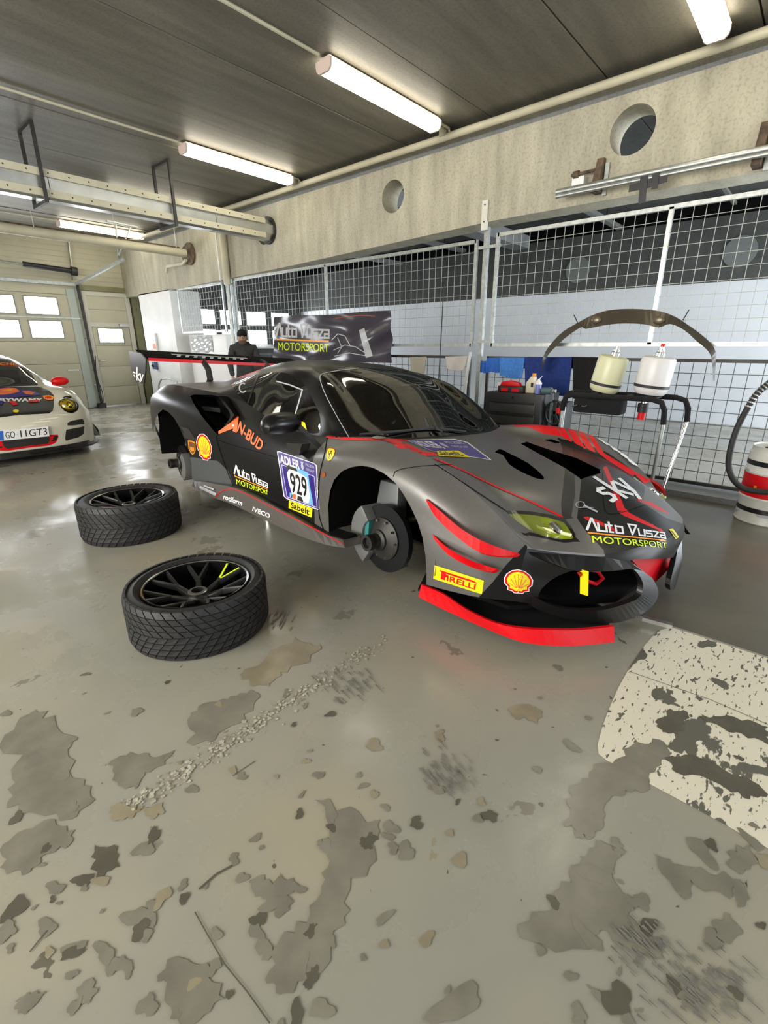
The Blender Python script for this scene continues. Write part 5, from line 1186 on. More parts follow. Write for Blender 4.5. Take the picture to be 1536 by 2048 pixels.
# ================================================================ LOOSE WHEELS
K['tyre'] = mat('tyre_rubber', (0.019, 0.0195, 0.020), 0.55, noise=0.3, scale=35, spec=.4)
K['rim'] = mat('black_rim', (0.012, 0.012, 0.013), 0.22, 0.6)
K['rimface'] = mat('satin_spoke', (0.06, 0.06, 0.06), 0.3, 0.7)
def loose_wheel(cx, cy, R, h, rr, label, blocks, rot, mark):
    t = thing('mounted_tyre', label, 'wheel', (cx, cy, 0), group='wheels taken off the race car')
    c = (cx, cy, 0)
    prof = [(rr + .005, .03), (rr + .03, .012), (R - .05, .0), (R - .015, .012), (R - .004, .035), (R - .004, h - .035), (R - .015, h - .012), (R - .05, h - .002), (rr + .03, h - .008), (rr + .004, h - .028), (rr + .002, h - .06)]
    ty = MB().lathe(prof, c, (0, 0, 1), 72, cap=False).build('tyre', K['tyre'], t, True)
    m_ = MB(); nb = 44; rows = blocks
    for r_, (z0, z1) in enumerate(rows):
        for k in range(nb):
            a0 = 2 * math.pi * (k + .5 * (r_ % 2) + .08) / nb; a1 = a0 + 2 * math.pi * .86 / nb; sk = .035 * (1 if r_ < len(rows) / 2 else -1)
            ri, ro = R - .010, R + .002; V = []
            edge = r_ in (0, len(rows) - 1)
            for rad in (ri, ro if not edge else ro):
                for a, z, s in ((a0, z0, -sk), (a1, z0, -sk), (a1, z1, sk), (a0, z1, sk)):
                    q = rad - (.010 if edge and ((r_ == 0 and z == z0) or (r_ and z == z1)) else 0)
                    V.append((cx + q * math.cos(a + s), cy + q * math.sin(a + s), z))
            m_.hexa(V)
    m_.build('tread_blocks', K['tyre'], t)['kind'] = 'stuff'
    MB().lathe([(rr - .006, .03), (rr - .006, h - .02), (rr + .008, h - .012), (rr + .012, h - .022), (rr + .004, h - .03)], c, (0, 0, 1), 64, cap=False).build('rim_barrel', K['rim'], t, True)
    MB().lathe([(rr - .004, h - .019), (rr + .004, h - .014)], c, (0, 0, 1), 64, cap=False).build('rim_edge_ring', K['steel'], t, True)
    MB().lathe([(rr - .02, .04), (rr - .02, .05)], c, (0, 0, 1), 40).build('rim_back', K['void'], t)
    hub = MB().lathe([(.062, h - .17), (.058, h - .09), (.046, h - .08), (.040, h - .062), (.030, h - .062), (.030, h - .12)], c, (0, 0, 1), 32).build('hub_centre', K['rimface'], t, True)
    MB().lathe([(.047, h - .085), (.047, h - .066), (.038, h - .062), (.036, h - .078)], c, (0, 0, 1), 32, cap=False).build('centre_lock_ring', K['steel'], hub, True)
    n = 7 if rr > .24 else 7
    for k in range(n):
        a = rot + 2 * math.pi * k / n; m_ = MB()
        def P(r, da, z): return Vector((cx + r * math.cos(a + da), cy + r * math.sin(a + da), z))
        def seg(p, q, w0, w1, d0=.03, d1=.022):
            d = (q - p).normalized(); s = d.cross(Vector((0, 0, 1))).normalized()
            m_.hexa([p - s * w0 + Vector((0, 0, -d0)), p + s * w0 + Vector((0, 0, -d0)), q + s * w1 + Vector((0, 0, -d1)), q - s * w1 + Vector((0, 0, -d1)), p - s * w0 * .7, p + s * w0 * .7, q + s * w1 * .7, q - s * w1 * .7])
        zc, zm, ze = h - .09, h - .058, h - .022
        seg(P(.045, 0, zc), P(rr * .52, 0, zm), .024, .013)
        for s in (-1, 1): seg(P(rr * .50, 0, zm), P(rr - .004, s * .21, ze), .011, .009)
        sp_ = m_.build('spoke', K['rimface'], t, False, bevel=.0025)
        if k == mark[0]:
            m2 = MB()
            for s in (-1, 1): m2.bar(P(rr * .56, s * .02, zm + .003), P(rr - .012, s * .2, ze + .003), .010, .002)
            m2.build('spoke_paint', K[mark[1]], sp_)
    return t, ty
blk = [(.004 + i * .031, .031 + i * .031) for i in range(8)]
w1, ty1 = loose_wheel(1.002, 2.125, .334, .25, .247, 'nearest loose wheel lying flat on the floor, yellow mark on one spoke', blk, math.atan2(*(atZ(465, 1132, .23) - [1.002, 2.125, 0])[1::-1]), (0, 'fluo'))
w2, ty2 = loose_wheel(1.334, 3.741, .349, .285, .245, 'farther loose wheel lying flat behind the nearer one, faint red spoke mark', [(.004 + i * .0355, .035 + i * .0355) for i in range(8)], .9, (3, 'darkred'))
tb = bvh_of([ty1])
decal('tyre_sticker', [('orange', poly2d([(379, 1209), (399, 1206.5), (400, 1212), (380, 1214.5)])), ('yellow', T('NN', 362, 1211, 374, 1216, bold=.01))], tb, w1, None, 4, .003, label='orange and yellow sidewall stickers')

# ================================================================ WHITE RACE CAR (only its left front shows)
K['cwhite'] = mat('white_car_paint', (.66, .63, .52), .12, 0, coat=.8)
K['cblack'] = mat('black_car_wrap', (.012, .011, .011), .2, coat=.4)
K['pglass'] = glass('windscreen', (.10, .13, .12), .35, .02)
K['ylens'] = glass('yellow_headlight_glass', (.85, .75, .02), .3, .03)
K['grillem'] = mat('mesh_black', (.02, .018, .017), .7)
wc = thing('white_race_car', 'white racing coupe with black hood, red mirror and yellow headlight at the left edge', 'car', (1.5, 9.2, 0))
OX, OY = 1.50, 7.05
def Wt(L_): L_ = np.asarray(L_, float); return np.stack([OX + L_[..., 1], OY + L_[..., 0], L_[..., 2]], -1)
yy = [0, .25, .45, .62, .76, .86, .895]; u0 = [0, .01, .04, .10, .20, .36, .60]
def row(us, zs, ys=None):
    ys = ys or yy; us = us if hasattr(us, '__len__') else [us] * 7
    r = [(u, y, z) for u, y, z in zip(us, ys, zs)]; z6 = zs[6]
    return r + [(us[6], .905, (z6 + .2) / 2 + .02), (us[6], .89, .17)]
rows = [row(u0, [.13] * 7), row([u - .02 for u in u0], [.24] * 7), row([u - .03 for u in u0], [.35] * 7), row([u - .02 for u in u0], [.45, .45, .45, .45, .45, .44, .43]), row([u + .02 for u in u0], [.54, .54, .54, .53, .53, .52, .50]),
        row([u + .12 for u in u0], [.60, .60, .60, .64, .62, .57, .54]), row([.36, .36, .38, .42, .50, .60, .76], [.665, .665, .67, .745, .735, .66, .58]), row([.62, .62, .64, .68, .74, .82, .92], [.735, .735, .74, .81, .80, .72, .60]),
        row([.93, .93, .98, 1.05, 1.06, 1.1, 1.1], [.83, .825, .825, .845, .82, .73, .62]),
        row([1.25, 1.26, 1.29, 1.36, 1.36, 1.4, 1.4], [1.00, .995, .97, .90, .84, .76, .64], [0, .26, .47, .65, .77, .86, .895]), row([1.62, 1.62, 1.65, 1.7, 1.7, 1.7, 1.7], [1.18, 1.17, 1.13, 1.03, .87, .78, .66], [0, .26, .46, .60, .76, .86, .895]),
        row(2.1, [1.255, 1.245, 1.20, 1.08, .88, .79, .66], [0, .25, .44, .57, .75, .86, .895]), row(2.8, [1.20, 1.19, 1.15, 1.04, .88, .80, .66], [0, .25, .43, .58, .76, .88, .91]), row(3.5, [1.0, .99, .97, .92, .86, .80, .66], [0, .25, .45, .62, .78, .89, .92]),
        row(4.1, [.80, .79, .78, .76, .74, .70, .6], [0, .25, .45, .62, .76, .86, .89]), row(4.38, [.55, .55, .55, .54, .52, .50, .45], [0, .25, .45, .6, .7, .78, .8])]
G = np.array(rows); G = np.concatenate([(G * [1, -1, 1])[:, ::-1], G[:, 1:]], 1)
DW = dense(G, 7, 5)
def mpw(P): P = np.array(P, float); P[..., 0] = OX + np.abs(P[..., 0] - OX); return pix(P)
def q7(l): return [(x / 7.68, 700 + y / 7.68) for x, y in l]
bm = grid_bm(Wt(DW), False); mats = ['cwhite', 'cblack', 'pglass', 'red', 'grillem', 'darkred']
frontw = lambda P: P[:, 1] < OY + 2.0
l1 = bm.faces.layers.int.new('reg')
cut(bm, mpw, [(-300, 776), (0, 774), (78, 773), (98, 781), (108, 791), (108, 808), (105.5, 822), (97.7, 827), (60, 829), (0, 831.5), (-300, 840)], color(bm, mats, 'cblack'), lambda P: P[:, 1] < OY + 1.4)
cut(bm, mpw, [(-400, 690), (40, 700), (57, 724), (53, 727), (0, 725), (-400, 720)], color(bm, mats, 'cblack'), lambda P: P[:, 1] < OY + 3)
cut(bm, mpw, [(-300, 728), (0, 731), (56, 735), (77, 771), (0, 774), (-300, 776)], lambda f, a=region(bm, 'windscreen'), b=color(bm, mats, 'pglass'): (a(f), b(f)), lambda P: (P[:, 1] < OY + 2.0) & (P[:, 1] > OY + .8))
cut(bm, mpw, [(-300, 721), (0, 725), (53, 727), (57, 735), (0, 731), (-300, 728)], color(bm, mats, 'darkred'), frontw)
cut(bm, mpw, [(66, 734), (80, 742), (104, 764), (106, 772), (92, 771), (80, 758)], color(bm, mats, 'cblack'), lambda P: (P[:, 1] < OY + 2.6) & (P[:, 1] > OY + .9))
HLW = [(138.7 + 20 * math.cos(t) * math.cos(.55) - 16 * math.sin(t) * math.sin(.55), 809 + 20 * math.cos(t) * math.sin(.55) + 16 * math.sin(t) * math.cos(.55)) for t in np.arange(0, 6.28, .26)]
nearw = lambda P: P[:, 1] < OY + .9
cut(bm, mpw, HLW, lambda f, a=region(bm, 'hole'): a(f), nearw)
cut(bm, mpw, q7([(1030, 1160), (1040, 1115), (1110, 1085), (1270, 1055), (1290, 1090), (1295, 1135), (1130, 1160)]), color(bm, mats, 'grillem'), nearw)
cut(bm, mpw, q7([(1015, 1225), (1290, 1175), (1285, 1290), (1200, 1345), (1015, 1390), (998, 1370)]), color(bm, mats, 'grillem'), nearw)
cut(bm, mpw, q7([(-900, 1500), (760, 1305), (890, 1300), (900, 1340), (870, 1410), (830, 1440), (740, 1470), (0, 1548), (-900, 1640)]), color(bm, mats, 'red'), nearw)
cut(bm, mpw, q7([(-900, 1480), (755, 1300), (770, 1380), (740, 1440), (60, 1510), (-900, 1600)]), color(bm, mats, 'grillem'), nearw)
cut(bm, mpw, q7([(820, 1330), (885, 1315), (880, 1370), (800, 1425)]), color(bm, mats, 'cblack'), nearw)
ARW = [(OY + .98 + .34 * math.cos(t), .32 + .34 * math.sin(t)) for t in np.arange(0, 6.28, .2)]; ARW2 = [(OY + 3.35 + .35 * math.cos(t), .33 + .35 * math.sin(t)) for t in np.arange(0, 6.28, .2)]
for A_ in (ARW, ARW2): cut(bm, lambda P: P[:, 1:3], A_, region(bm, 'hole'), lambda P: np.abs(P[:, 0] - OX) > .70)
cb = emit(bm, mats, 'body_shell', wc)
WB = BVHTree.FromPolygons([Vector(p) for p in Wt(DW).reshape(-1, 3)], [(i * DW.shape[1] + j, (i + 1) * DW.shape[1] + j, (i + 1) * DW.shape[1] + j + 1, i * DW.shape[1] + j + 1) for i in range(DW.shape[0] - 1) for j in range(DW.shape[1] - 1)])
for s in (1, -1):
    h = WB.ray_cast(Vector(CAM), Vector(ray(138.7, 809)))[0]; hx, hy, hz = OX + s * (h.x - OX), h.y, h.z
    R_ = Matrix.Rotation(-.55, 3, 'X') @ Matrix.Rotation(.35 * s, 3, 'Y')
    m_ = MB().ell((hx - .01 * s, hy + .03, hz - .012), (.105, .085, .10), 20, 12, np.array(R_)).build('headlight', K['ylens'], wc, True)
    MB().ell((hx - .012 * s, hy + .055, hz - .02), (.09, .06, .085), 18, 10, np.array(R_)).build('reflector', mat('yellow_reflector', (.62, .55, .03), .25, .5), m_, True)
    MB().lathe([(.001, .02), (.03, .015), (.04, 0)], (hx, hy - .02, hz), (0.15 * s, -1, .35), 16).build('lamp_projector', K['chrome'], m_, True)
    dr = MB().prism([(OX + s * .50, 7.19, .385), (OX + s * .68, 7.27, .40), (OX + s * .69, 7.26, .445), (OX + s * .51, 7.17, .42)], (0, .03, 0)).build('daytime_light', K['steel'], wc)
    mm = atY(120, 762, 8.25); V = []
    mi_ = MB().ell((OX + s * (mm[0] - OX), 8.25, mm[2]), (.115, .07, .062), 18, 12).build('wing_mirror', K['red'], wc, True)
    MB().bar((OX + s * .74, 8.27, .86), (OX + s * .82, 8.25, .875), .05, .03).build('mirror_foot', K['cblack'], mi_)
    for u in (.98, 3.35):
        wh = MB().lathe([(.20, -.01), (.30, 0), (.315, -.03), (.315, -.22), (.2, -.24)], (OX + s * .88, OY + u, .316), (s, 0, 0), 36).build('wheel', K['tyre'], wc, True)
        MB().lathe([(.03, -.02), (.2, -.02), (.22, -.005), (.2, -.06)], (OX + s * .88, OY + u, .316), (s, 0, 0), 30).build('rim', K['rimface'], wh, True)
    MB().prism([(OX + s * .90, 7.55, .35), (OX + s * .935, 7.45, .26), (OX + s * .94, 7.42, .17), (OX + s * .88, 7.42, .17)], (0, .05, 0)).build('side_winglet', K['cblack'], wc)
lip = [(0, -.06), (.3, -.05), (.55, .0), (.72, .10), (.84, .24), (.93, .42)]
P_ = [(OX + y, OY + u, .09) for y, u in lip] + [(OX - y, OY + u, .09) for y, u in lip[::-1][:-1]]
MB().prism(P_ , (0, 0, .022)).build('front_lip', K['cblack'], wc)
MB().prism([(OX + (x - OX) * .97, y + .03, .11) for x, y, z in P_], (0, 0, .05)).build('lip_base', K['cblack'], wc)
MB().box((OX - .84, OY + .3, .14), (OX + .84, OY + 4.2, .17)).build('underbody', K['void'], wc)
MB().box((OX - .6, OY + 1.1, .5), (OX + .6, OY + 3.2, .82)).build('cabin_tub', K['void'], wc)
for s in (-1, 1):
    MB().box((OX + s * .33 - .22, OY + 2.0, .5), (OX + s * .33 + .22, OY + 2.2, 1.02)).build('seat', K['black'], wc, bevel=.05)
    MB().tube([(OX + s * .6, OY + 1.2, .84), (OX + s * .47, OY + 1.75, 1.13), (OX + s * .47, OY + 2.4, 1.17)], .02, 8).build('roll_cage_tube', K['steel'], wc, True)
# number plate
pl = [atY(x, 0 * x + y, 7.0) for x, y in ((-3, 862), (96, 852.5), (99, 872.5), (-1, 882))]
plm = MB().prism([tuple(p) for p in pl], (0, .012, 0)).build('number_plate', K['wht'], wc)
pb = bvh_of([plm]); Q = [(-3, 862), (96, 852.5), (99, 872.5), (-1, 882)]
decal('plate_print', [('bluetowel', poly2d([(.0, .03), (.09, .03), (.09, .97), (.0, .97)])), ('blk', T('GO', .13, .17, .32, .83)), ('blk', T('11GT3', .43, .15, .965, .82)), ('lgrey', poly2d(ellp(.365, .5, .012, .06, 8)))], pb, plm, Q, 5, .0015, .0002)
for nm, it in (('flame_print', [('dpurple', poly2d([(0, 777), (20, 775), (45, 779), (70, 783), (82, 790), (60, 793), (30, 795), (0, 797)])), ('orange', poly2d([(0, 778), (18, 776), (32, 777), (40, 783), (28, 787), (10, 790), (0, 790)])), ('org2', poly2d([(5, 781), (20, 778), (28, 780), (18, 783)])), ('orange', poly2d([(44, 783), (58, 782), (70, 786), (64, 790), (52, 789)])), ('org2', poly2d([(86, 792), (98, 791), (109, 794), (106, 800), (96, 801), (88, 798)])), ('red', poly2d(ellp(97, 796, 7, 2.5))), ('red', poly2d([(18, 803), (30, 803), (36, 810), (26, 812)])), ('dpurple', poly2d([(0, 802), (8, 803), (4, 811), (0, 809)])), ('red', poly2d([(55, 802), (78, 800), (80, 804), (60, 806)]))]),
               ('hood_lettering', [('wht', T('RYWAMY', 0, 796.5, 85, 804, bold=.03))]), ('hood_badge', [('yellow', poly2d(ellp(32, 822.5, 6, 3, 12)))]), ('windscreen_band_print', [('org2', T('CHE', 0, 725.5, 33, 731, bold=.01))])):
    decal(nm, it, WB, wc, None, 4, .004, .0004)

# ================================================================ MAN
mx = atX(487, 700, 4.86); PX, PY = 4.86, mx[1]
man = thing('person', 'person in dark cap and dark hooded jacket standing behind the car wing', 'person', (PX, PY, 0))
fd = np.array([-.55, -.83, 0]); rt = np.array([.83, -.55, 0])     # facing the camera side
def pp(f, r, z): return np.array([PX, PY, 0]) + fd * f + rt * r + np.array([0, 0, z])
def skin_mesh(name, verts, edges, radii, mt, sub=2, root=0):
    me = bpy.data.meshes.new(name); me.from_pydata([tuple(v) for v in verts], edges, []); o = bpy.data.objects.new(name, me); C.objects.link(o)
    md = o.modifiers.new('s', 'SKIN'); md.use_smooth_shade = True
    for i, sv in enumerate(me.skin_vertices[0].data): sv.radius = radii[i] if hasattr(radii[i], '__len__') else (radii[i], radii[i]); sv.use_root = i == root
    o.modifiers.new('d', 'SUBSURF').levels = sub; dg = bpy.context.evaluated_depsgraph_get(); dg.update()
    m2 = bpy.data.meshes.new_from_object(o.evaluated_get(dg)); bpy.data.objects.remove(o); m2.materials.clear()
    r = link(name, m2, man, mt, True); return r
B = [pp(0, 0, .90), pp(0, 0, 1.05), pp(.0, 0, 1.20), pp(.01, 0, 1.33), pp(.03, 0, 1.40), pp(0, .17, 1.31), pp(.02, .24, 1.06), pp(.14, .21, .86), pp(0, -.17, 1.31), pp(.02, -.24, 1.06), pp(.14, -.21, .86), pp(0, .09, .84), pp(.02, .10, .46), pp(0, .11, .09), pp(.10, .12, .045), pp(0, -.09, .84), pp(.0, -.10, .46), pp(-.02, -.11, .09), pp(.08, -.12, .045)]
skin_mesh('body', B, [(0, 1), (1, 2), (2, 3), (3, 4), (3, 5), (5, 6), (6, 7), (3, 8), (8, 9), (9, 10), (0, 11), (11, 12), (12, 13), (13, 14), (0, 15), (15, 16), (16, 17), (17, 18)], [.14, .135, .15, .13, .06, .07, .055, .042, .07, .055, .042, .09, .062, .048, .04, .09, .062, .048, .04], K['jacket'])
hc = pp(.055, 0, 1.475)
Rm = np.stack([fd, rt, [0, 0, 1]], 1)
hd = MB().ell(hc, (.092, .074, .115), 20, 14, Rm); hd.ell(hc + fd * .092 - [0, 0, .012], (.018, .013, .022), 8, 6, Rm)
for s in (-1, 1): hd.ell(hc + rt * .076 * s - [0, 0, .01], (.018, .009, .03), 8, 6, Rm)
hd.tube([hc - [0, 0, .07] - fd * .02, pp(.02, 0, 1.36)], .05, 12)
head = hd.build('head', K['skin'], man, True)
for s in (-1, 1): MB().ell(hc + fd * .083 + rt * .03 * s + [0, 0, .012], (.008, .013, .007), 8, 6, Rm).build('eye', K['black'], head, True)
MB().ell(hc + fd * .088 - [0, 0, .052], (.006, .024, .006), 8, 6, Rm).build('mouth', K['darkred'], head, True)
MB().ell(hc + fd * .03 - [0, 0, .07], (.062, .066, .052), 12, 8, Rm).build('beard', mat('short_beard', (.12, .075, .05), .8), head, True)
cp = MB().ell(hc + [0, 0, .045] - fd * .006, (.100, .084, .085), 20, 10, Rm)
cp.prism([tuple(hc + fd * (.08 + .085 * math.cos(t)) + rt * .075 * math.sin(t) + np.array([0, 0, .045])) for t in np.arange(-1.57, 1.6, .26)], (0, 0, .01))
cp.build('cap', K['blackcloth'], man, True)
hood_ = MB(); hood_.tube([pp(.07 * math.cos(t) - .0, .095 * math.sin(t), 1.365 - .015 * math.cos(t)) for t in np.arange(0, 6.28, .5)], .038, 8, closed=True); hood_.build('hood_collar', K['jacket'], man, True)
for s in (1, -1):
    wv = B[7] if s > 0 else B[10]; d = np.array([.75, 0, -.66]); 
    def hp_(f, r, z): return wv + fd * f + rt * r * s + np.array([0, 0, z])
    vs = [hp_(0, 0, 0), hp_(.05, 0, -.045)]; es = [(0, 1)]; rd = [.028, (.036, .02)]
    for k in range(4):
        b_ = len(vs); L_ = (.030, .034, .031, .024)[k]
        vs += [hp_(.075, (.024 - .016 * k), -.075), hp_(.085 + L_ * .5, .024 - .017 * k, -.075 - L_), hp_(.075 + L_ * .4, .024 - .017 * k, -.085 - L_ * 1.9)]; es += [(1, b_), (b_, b_ + 1), (b_ + 1, b_ + 2)]; rd += [.010, .0085, .0075]
    b_ = len(vs); vs += [hp_(.05, -.042, -.05), hp_(.075, -.052, -.08)]; es += [(1, b_), (b_, b_ + 1)]; rd += [.011, .009]
    skin_mesh('hand', vs, es, rd, K['skin'], 1)

# ================================================================ THINGS ALONG THE FENCE
K['banner'] = mat('banner_vinyl', (.045, .040, .055), .22, 0, spec=.9)
ba = thing('banner', 'dark glossy vinyl banner with team lettering hanging on the mesh fence', 'banner', tuple(atX(665, 675, 5.1)))
c4 = [atX(x, y, 5.12) for x, y in ((548, 634), (782, 622), (783, 726), (547, 722))]
V = []; F = []; nu, nv = 60, 30; rb = random.Random(5); ws = [(rb.uniform(3, 26), rb.uniform(-12, 14), rb.uniform(0, 6), rb.uniform(.25, 1)) for _ in range(9)]
for j in range(nv + 1):
    for i in range(nu + 1):
        u, v = i / nu, j / nv; p = (c4[0] * (1 - u) + c4[1] * u) * (1 - v) + (c4[3] * (1 - u) + c4[2] * u) * v
        d = sum(a * math.sin(k1 * u + k2 * v + ph + 1.2 * math.sin(5 * u + 3 * v)) for k1, k2, ph, a in ws) * .0095
        V.append((p[0] + d, p[1], p[2] + .01 * math.sin(9 * u) * (1 - v)))
for j in range(nv):
    for i in range(nu): a = j * (nu + 1) + i; F.append((a, a + 1, a + nu + 2, a + nu + 1))
sh = MB().add(V, F).build('sheet', K['banner'], ba, True); bb_ = bvh_of([sh])
adm([(553, 647), (658, 651), (658, 704), (553, 700)], name='banner_lettering', c1='lgrey', bv=bb_, par=ba, asp=2.4, lab='pale team lettering with an orange line')
decal('white_tape', [('lgrey', poly2d([(718, 660), (729, 656), (746, 712), (732, 716)]))], bb_, ba, None, 8, .004)
decal('line_art', [('lgrey', stroke2d(p, 1.6)) for p in ([(668, 700), (690, 690), (712, 694), (728, 704)], [(664, 680), (676, 668), (690, 672), (700, 690)], [(670, 712), (700, 706), (735, 712)], [(676, 676), (684, 694), (676, 706)])] + [('copper', stroke2d([(672, 636), (720, 631), (750, 632)], 1.5))], bb_, ba, None, 8, .004)
for px, py in ((549, 636), (781, 624)): MB().lathe([(.012, 0), (.012, .004)], atX(px, py, 5.10), (-1, 0, 0), 10, False).build('eyelet', K['steel'], ba)
def cloth(name, px, mt, label, X=5.27, amp=.012, cat='towel', grp='cloths hung over the fence rail', fold=True):
    c4 = [atX(x, y, X - .03) for x, y in px]; V = []; F = []; nu, nv = 16, 10; ph = random.random() * 6
    for j in range(nv + 1):
        for i in range(nu + 1):
            u, v = i / nu, j / nv; p = (c4[0] * (1 - u) + c4[1] * u) * (1 - v) + (c4[3] * (1 - u) + c4[2] * u) * v
            V.append((p[0] + amp * math.sin(9 * u + ph + v) * (.3 + v) - .004 * math.sin(23 * u), p[1], p[2] + .006 * math.sin(7 * u + ph) * v))
    for j in range(nv):
        for i in range(nu): a = j * (nu + 1) + i; F.append((a, a + 1, a + nu + 2, a + nu + 1))
    n = len(V); V += [(x + .006, y, z) for x, y, z in V]; F += [tuple(q + n for q in f[::-1]) for f in F]
    if fold:
        b = [(nu + 1) * 0 + i for i in range(nu + 1)]; k = len(V); V += [(V[i][0] + .07, V[i][1], V[i][2] + .002) for i in b] + [(V[i][0] + .075, V[i][1], V[i][2] - .12) for i in b]
        for i in range(nu): F += [(b[i], b[i + 1], k + i + 1, k + i), (k + i, k + i + 1, k + nu + 2 + i, k + nu + 1 + i)]
    o = MB().add(V, F).build(name, mt, None, True); return tag(o, label, cat, grp)
cloth('towel', [(974, 716), (999, 715), (997, 745), (972, 744)], K['bluetowel'], 'small folded mid-blue cloth at the left end of the fence rail')
cloth('towel', [(960, 723), (975, 722), (974, 746), (959, 745)], K['bluetowel'], 'narrow mid-blue cloth hanging lowest, beside the fence post')
cloth('towel', [(999, 715), (1049, 715), (1045, 757), (998, 753)], K['lbluetowel'], 'light blue cloth on the fence rail above the red tool tray')
cloth('towel', [(1049, 715), (1144, 714), (1136, 792), (1052, 790)], K['navy'], 'large navy blue towel on the fence rail behind the bottles')
cloth('towel', [(1147, 714), (1196, 715), (1186, 800), (1146, 796)], K['blackcloth'], 'black cloth on the fence rail behind the left fuel container')
cloth('rag', [(890, 713), (936, 712), (928, 742), (893, 738)], mat('pale_pink_cloth', (.55, .50, .47), .9), 'pale creased cloth on the mesh left of the fence post', fold=False)
cloth('cardboard', [(820, 714), (853, 713), (848, 748), (822, 748)], mat('tan_board', (.34, .31, .25), .8), 'tan board hanging on the lower mesh behind the car roof', cat='board', grp=None, fold=False, amp=.002)
a = atX(941, 704, 5.0); b = atX(922, 800, 4.95); b = b + (b - a) * .6; b[2] = max(b[2], .01)
tag(MB().tube([a, (b[0], b[1], .01)], .018, 10).build('broom_pole', mat('white_pole', (.6, .6, .55), .5), None, True), 'pale wooden pole leaning against the fence left of the tool chest', 'pole')
a = atX(888, 570, 4.5); b = atX(877, 765, 4.5); tag(MB().tube([a, b, (b[0], b[1] + .01, 0)], .006, 6).build('thin_rod', K['black'], None, True), 'thin black vertical rod standing behind the windscreen', 'rod')
# tool chest
X0 = 4.6; y1, y0 = 2.60, 1.99
tc = thing('tool_chest', 'black steel tool chest with grey drawers behind the car', 'tool chest', (4.8, 2.3, 0))
MB().box((X0, y0, .06), (X0 + .42, y1, .885)).build('cabinet', K['black'], tc, bevel=.006)
K['drawer'] = mat('dark_grey_drawer', (.06, .06, .055), .45)
for z0, z1 in ((.08, .26), (.27, .43), (.44, .56), (.57, .68), (.69, .80)):
    d = MB().box((X0 - .012, y0 + .06, z0), (X0 + .01, y1 - .05, z1)).build('drawer', K['drawer'], tc, bevel=.003)
    MB().bar((X0 - .02, y0 + .07, z1 - .008), (X0 - .02, y1 - .06, z1 - .008), .02, .014).build('drawer_pull', K['black'], d)
MB().lathe([(.014, 0), (.012, .01)], (X0, (y0 + y1) / 2, .845), (-1, 0, 0), 14).build('lock', K['chrome'], tc)
for yy_ in (y0 + .06, y1 - .06):
    for xx in (X0 + .06, X0 + .36): MB().lathe([(.03, -.015), (.03, .015)], (xx, yy_, .03), (0, 1, 0), 14).build('castor', K['black'], tc)
zt_ = .886
def on_chest(px, dx=.12): p = atX(px, 780, X0 + dx); return X0 + dx, p[1]
x, y = on_chest(999); c_ = MB().lathe([(.020, 0), (.027, .085), (.024, .085), (.018, .004)], (x, y, zt_), (0, 0, 1), 18).build('paper_cup', K['wht'], None, True); tag(c_, 'white paper cup at the left end of the tool chest', 'cup')
tt = thing('tool_tray', 'red and black tray of small tools on the tool chest', 'tool tray', (x, atX(1026, 780, x)[1], zt_)); ty_ = atX(1026, 780, x)[1]
MB().box((x - .07, ty_ - .14, zt_), (x + .1, ty_ + .14, zt_ + .06)).build('tray', K['black'], tt, bevel=.008)
MB().box((x - .075, ty_ - .10, zt_ + .01), (x - .07, ty_ - .02, zt_ + .04)).build('tray_front_label', K['red'], tt); MB().box((x - .075, ty_ + .02, zt_ + .01), (x - .07, ty_ + .10, zt_ + .04)).build('tray_front_label', K['red'], tt)
MB().prism([(x - .05, ty_ + .13, zt_ + .06), (x - .05, ty_ + .11, zt_ + .10), (x - .05, ty_ + .02, zt_ + .115), (x - .05, ty_ - .08, zt_ + .095), (x - .05, ty_ - .1, zt_ + .06)], (.06, 0, 0)).build('red_tool', K['red'], tt, bevel=.008)
x, y = on_chest(1059, .1); bo = thing('oil_bottle', 'cream oil bottle with a label on the tool chest', 'bottle', (x, y, zt_), 'bottles on the tool chest')
MB().prism([(x, y - .045, zt_), (x, y + .045, zt_), (x, y + .045, zt_ + .10), (x, y + .0, zt_ + .16), (x, y - .045, zt_ + .16)], (.05, 0, 0)).build('body', mat('cream_bottle', (.68, .62, .45), .4), bo, bevel=.008)
MB().lathe([(.018, 0), (.018, .03)], (x + .025, y - .025, zt_ + .16), (0, 0, 1), 14).build('cap', K['org2'], bo, True)
MB().box((x - .003, y - .035, zt_ + .06), (x, y - .01, zt_ + .10)).build('label_mark', K['black'], bo)
x, y = on_chest(1076, .1); bo = thing('spray_bottle', 'clear bottle with white nozzle and violet liquid on the tool chest', 'bottle', (x, y, zt_), 'bottles on the tool chest')
MB().lathe([(.030, 0), (.031, .06), (.030, .095)], (x, y, zt_), (0, 0, 1), 18).build('body', mat('violet_liquid', (.20, .22, .55), .3), bo, True)
MB().lathe([(.033, .09), (.030, .105), (.012, .13), (.010, .14)], (x, y, zt_), (0, 0, 1), 18).build('cap', K['wht'], bo, True); MB().tube([(x, y, zt_ + .135), (x, y - .03, zt_ + .165)], .004, 6).build('nozzle', K['wht'], bo, True)
ig = thing('impact_wrench', 'blue and grey impact wrench lying at the right end of the tool chest', 'power tool', (X0 + .1, y - .1, zt_))
x = X0 + .08; ya = atX(1092, 780, x)[1]
MB().tube([(x, ya + .035, zt_ + .03), (x, ya - .06, zt_ + .035)], .034, 12).build('body', mat('grey_teal', (.07, .13, .15), .5), ig, True)
x2 = X0 + .30; yb = atX(1110, 778, x2)[1]
MB().tube([(x, ya - .06, zt_ + .035), (x, ya - .10, zt_ + .035)], .018, 10).build('anvil', K['steel'], ig, True)
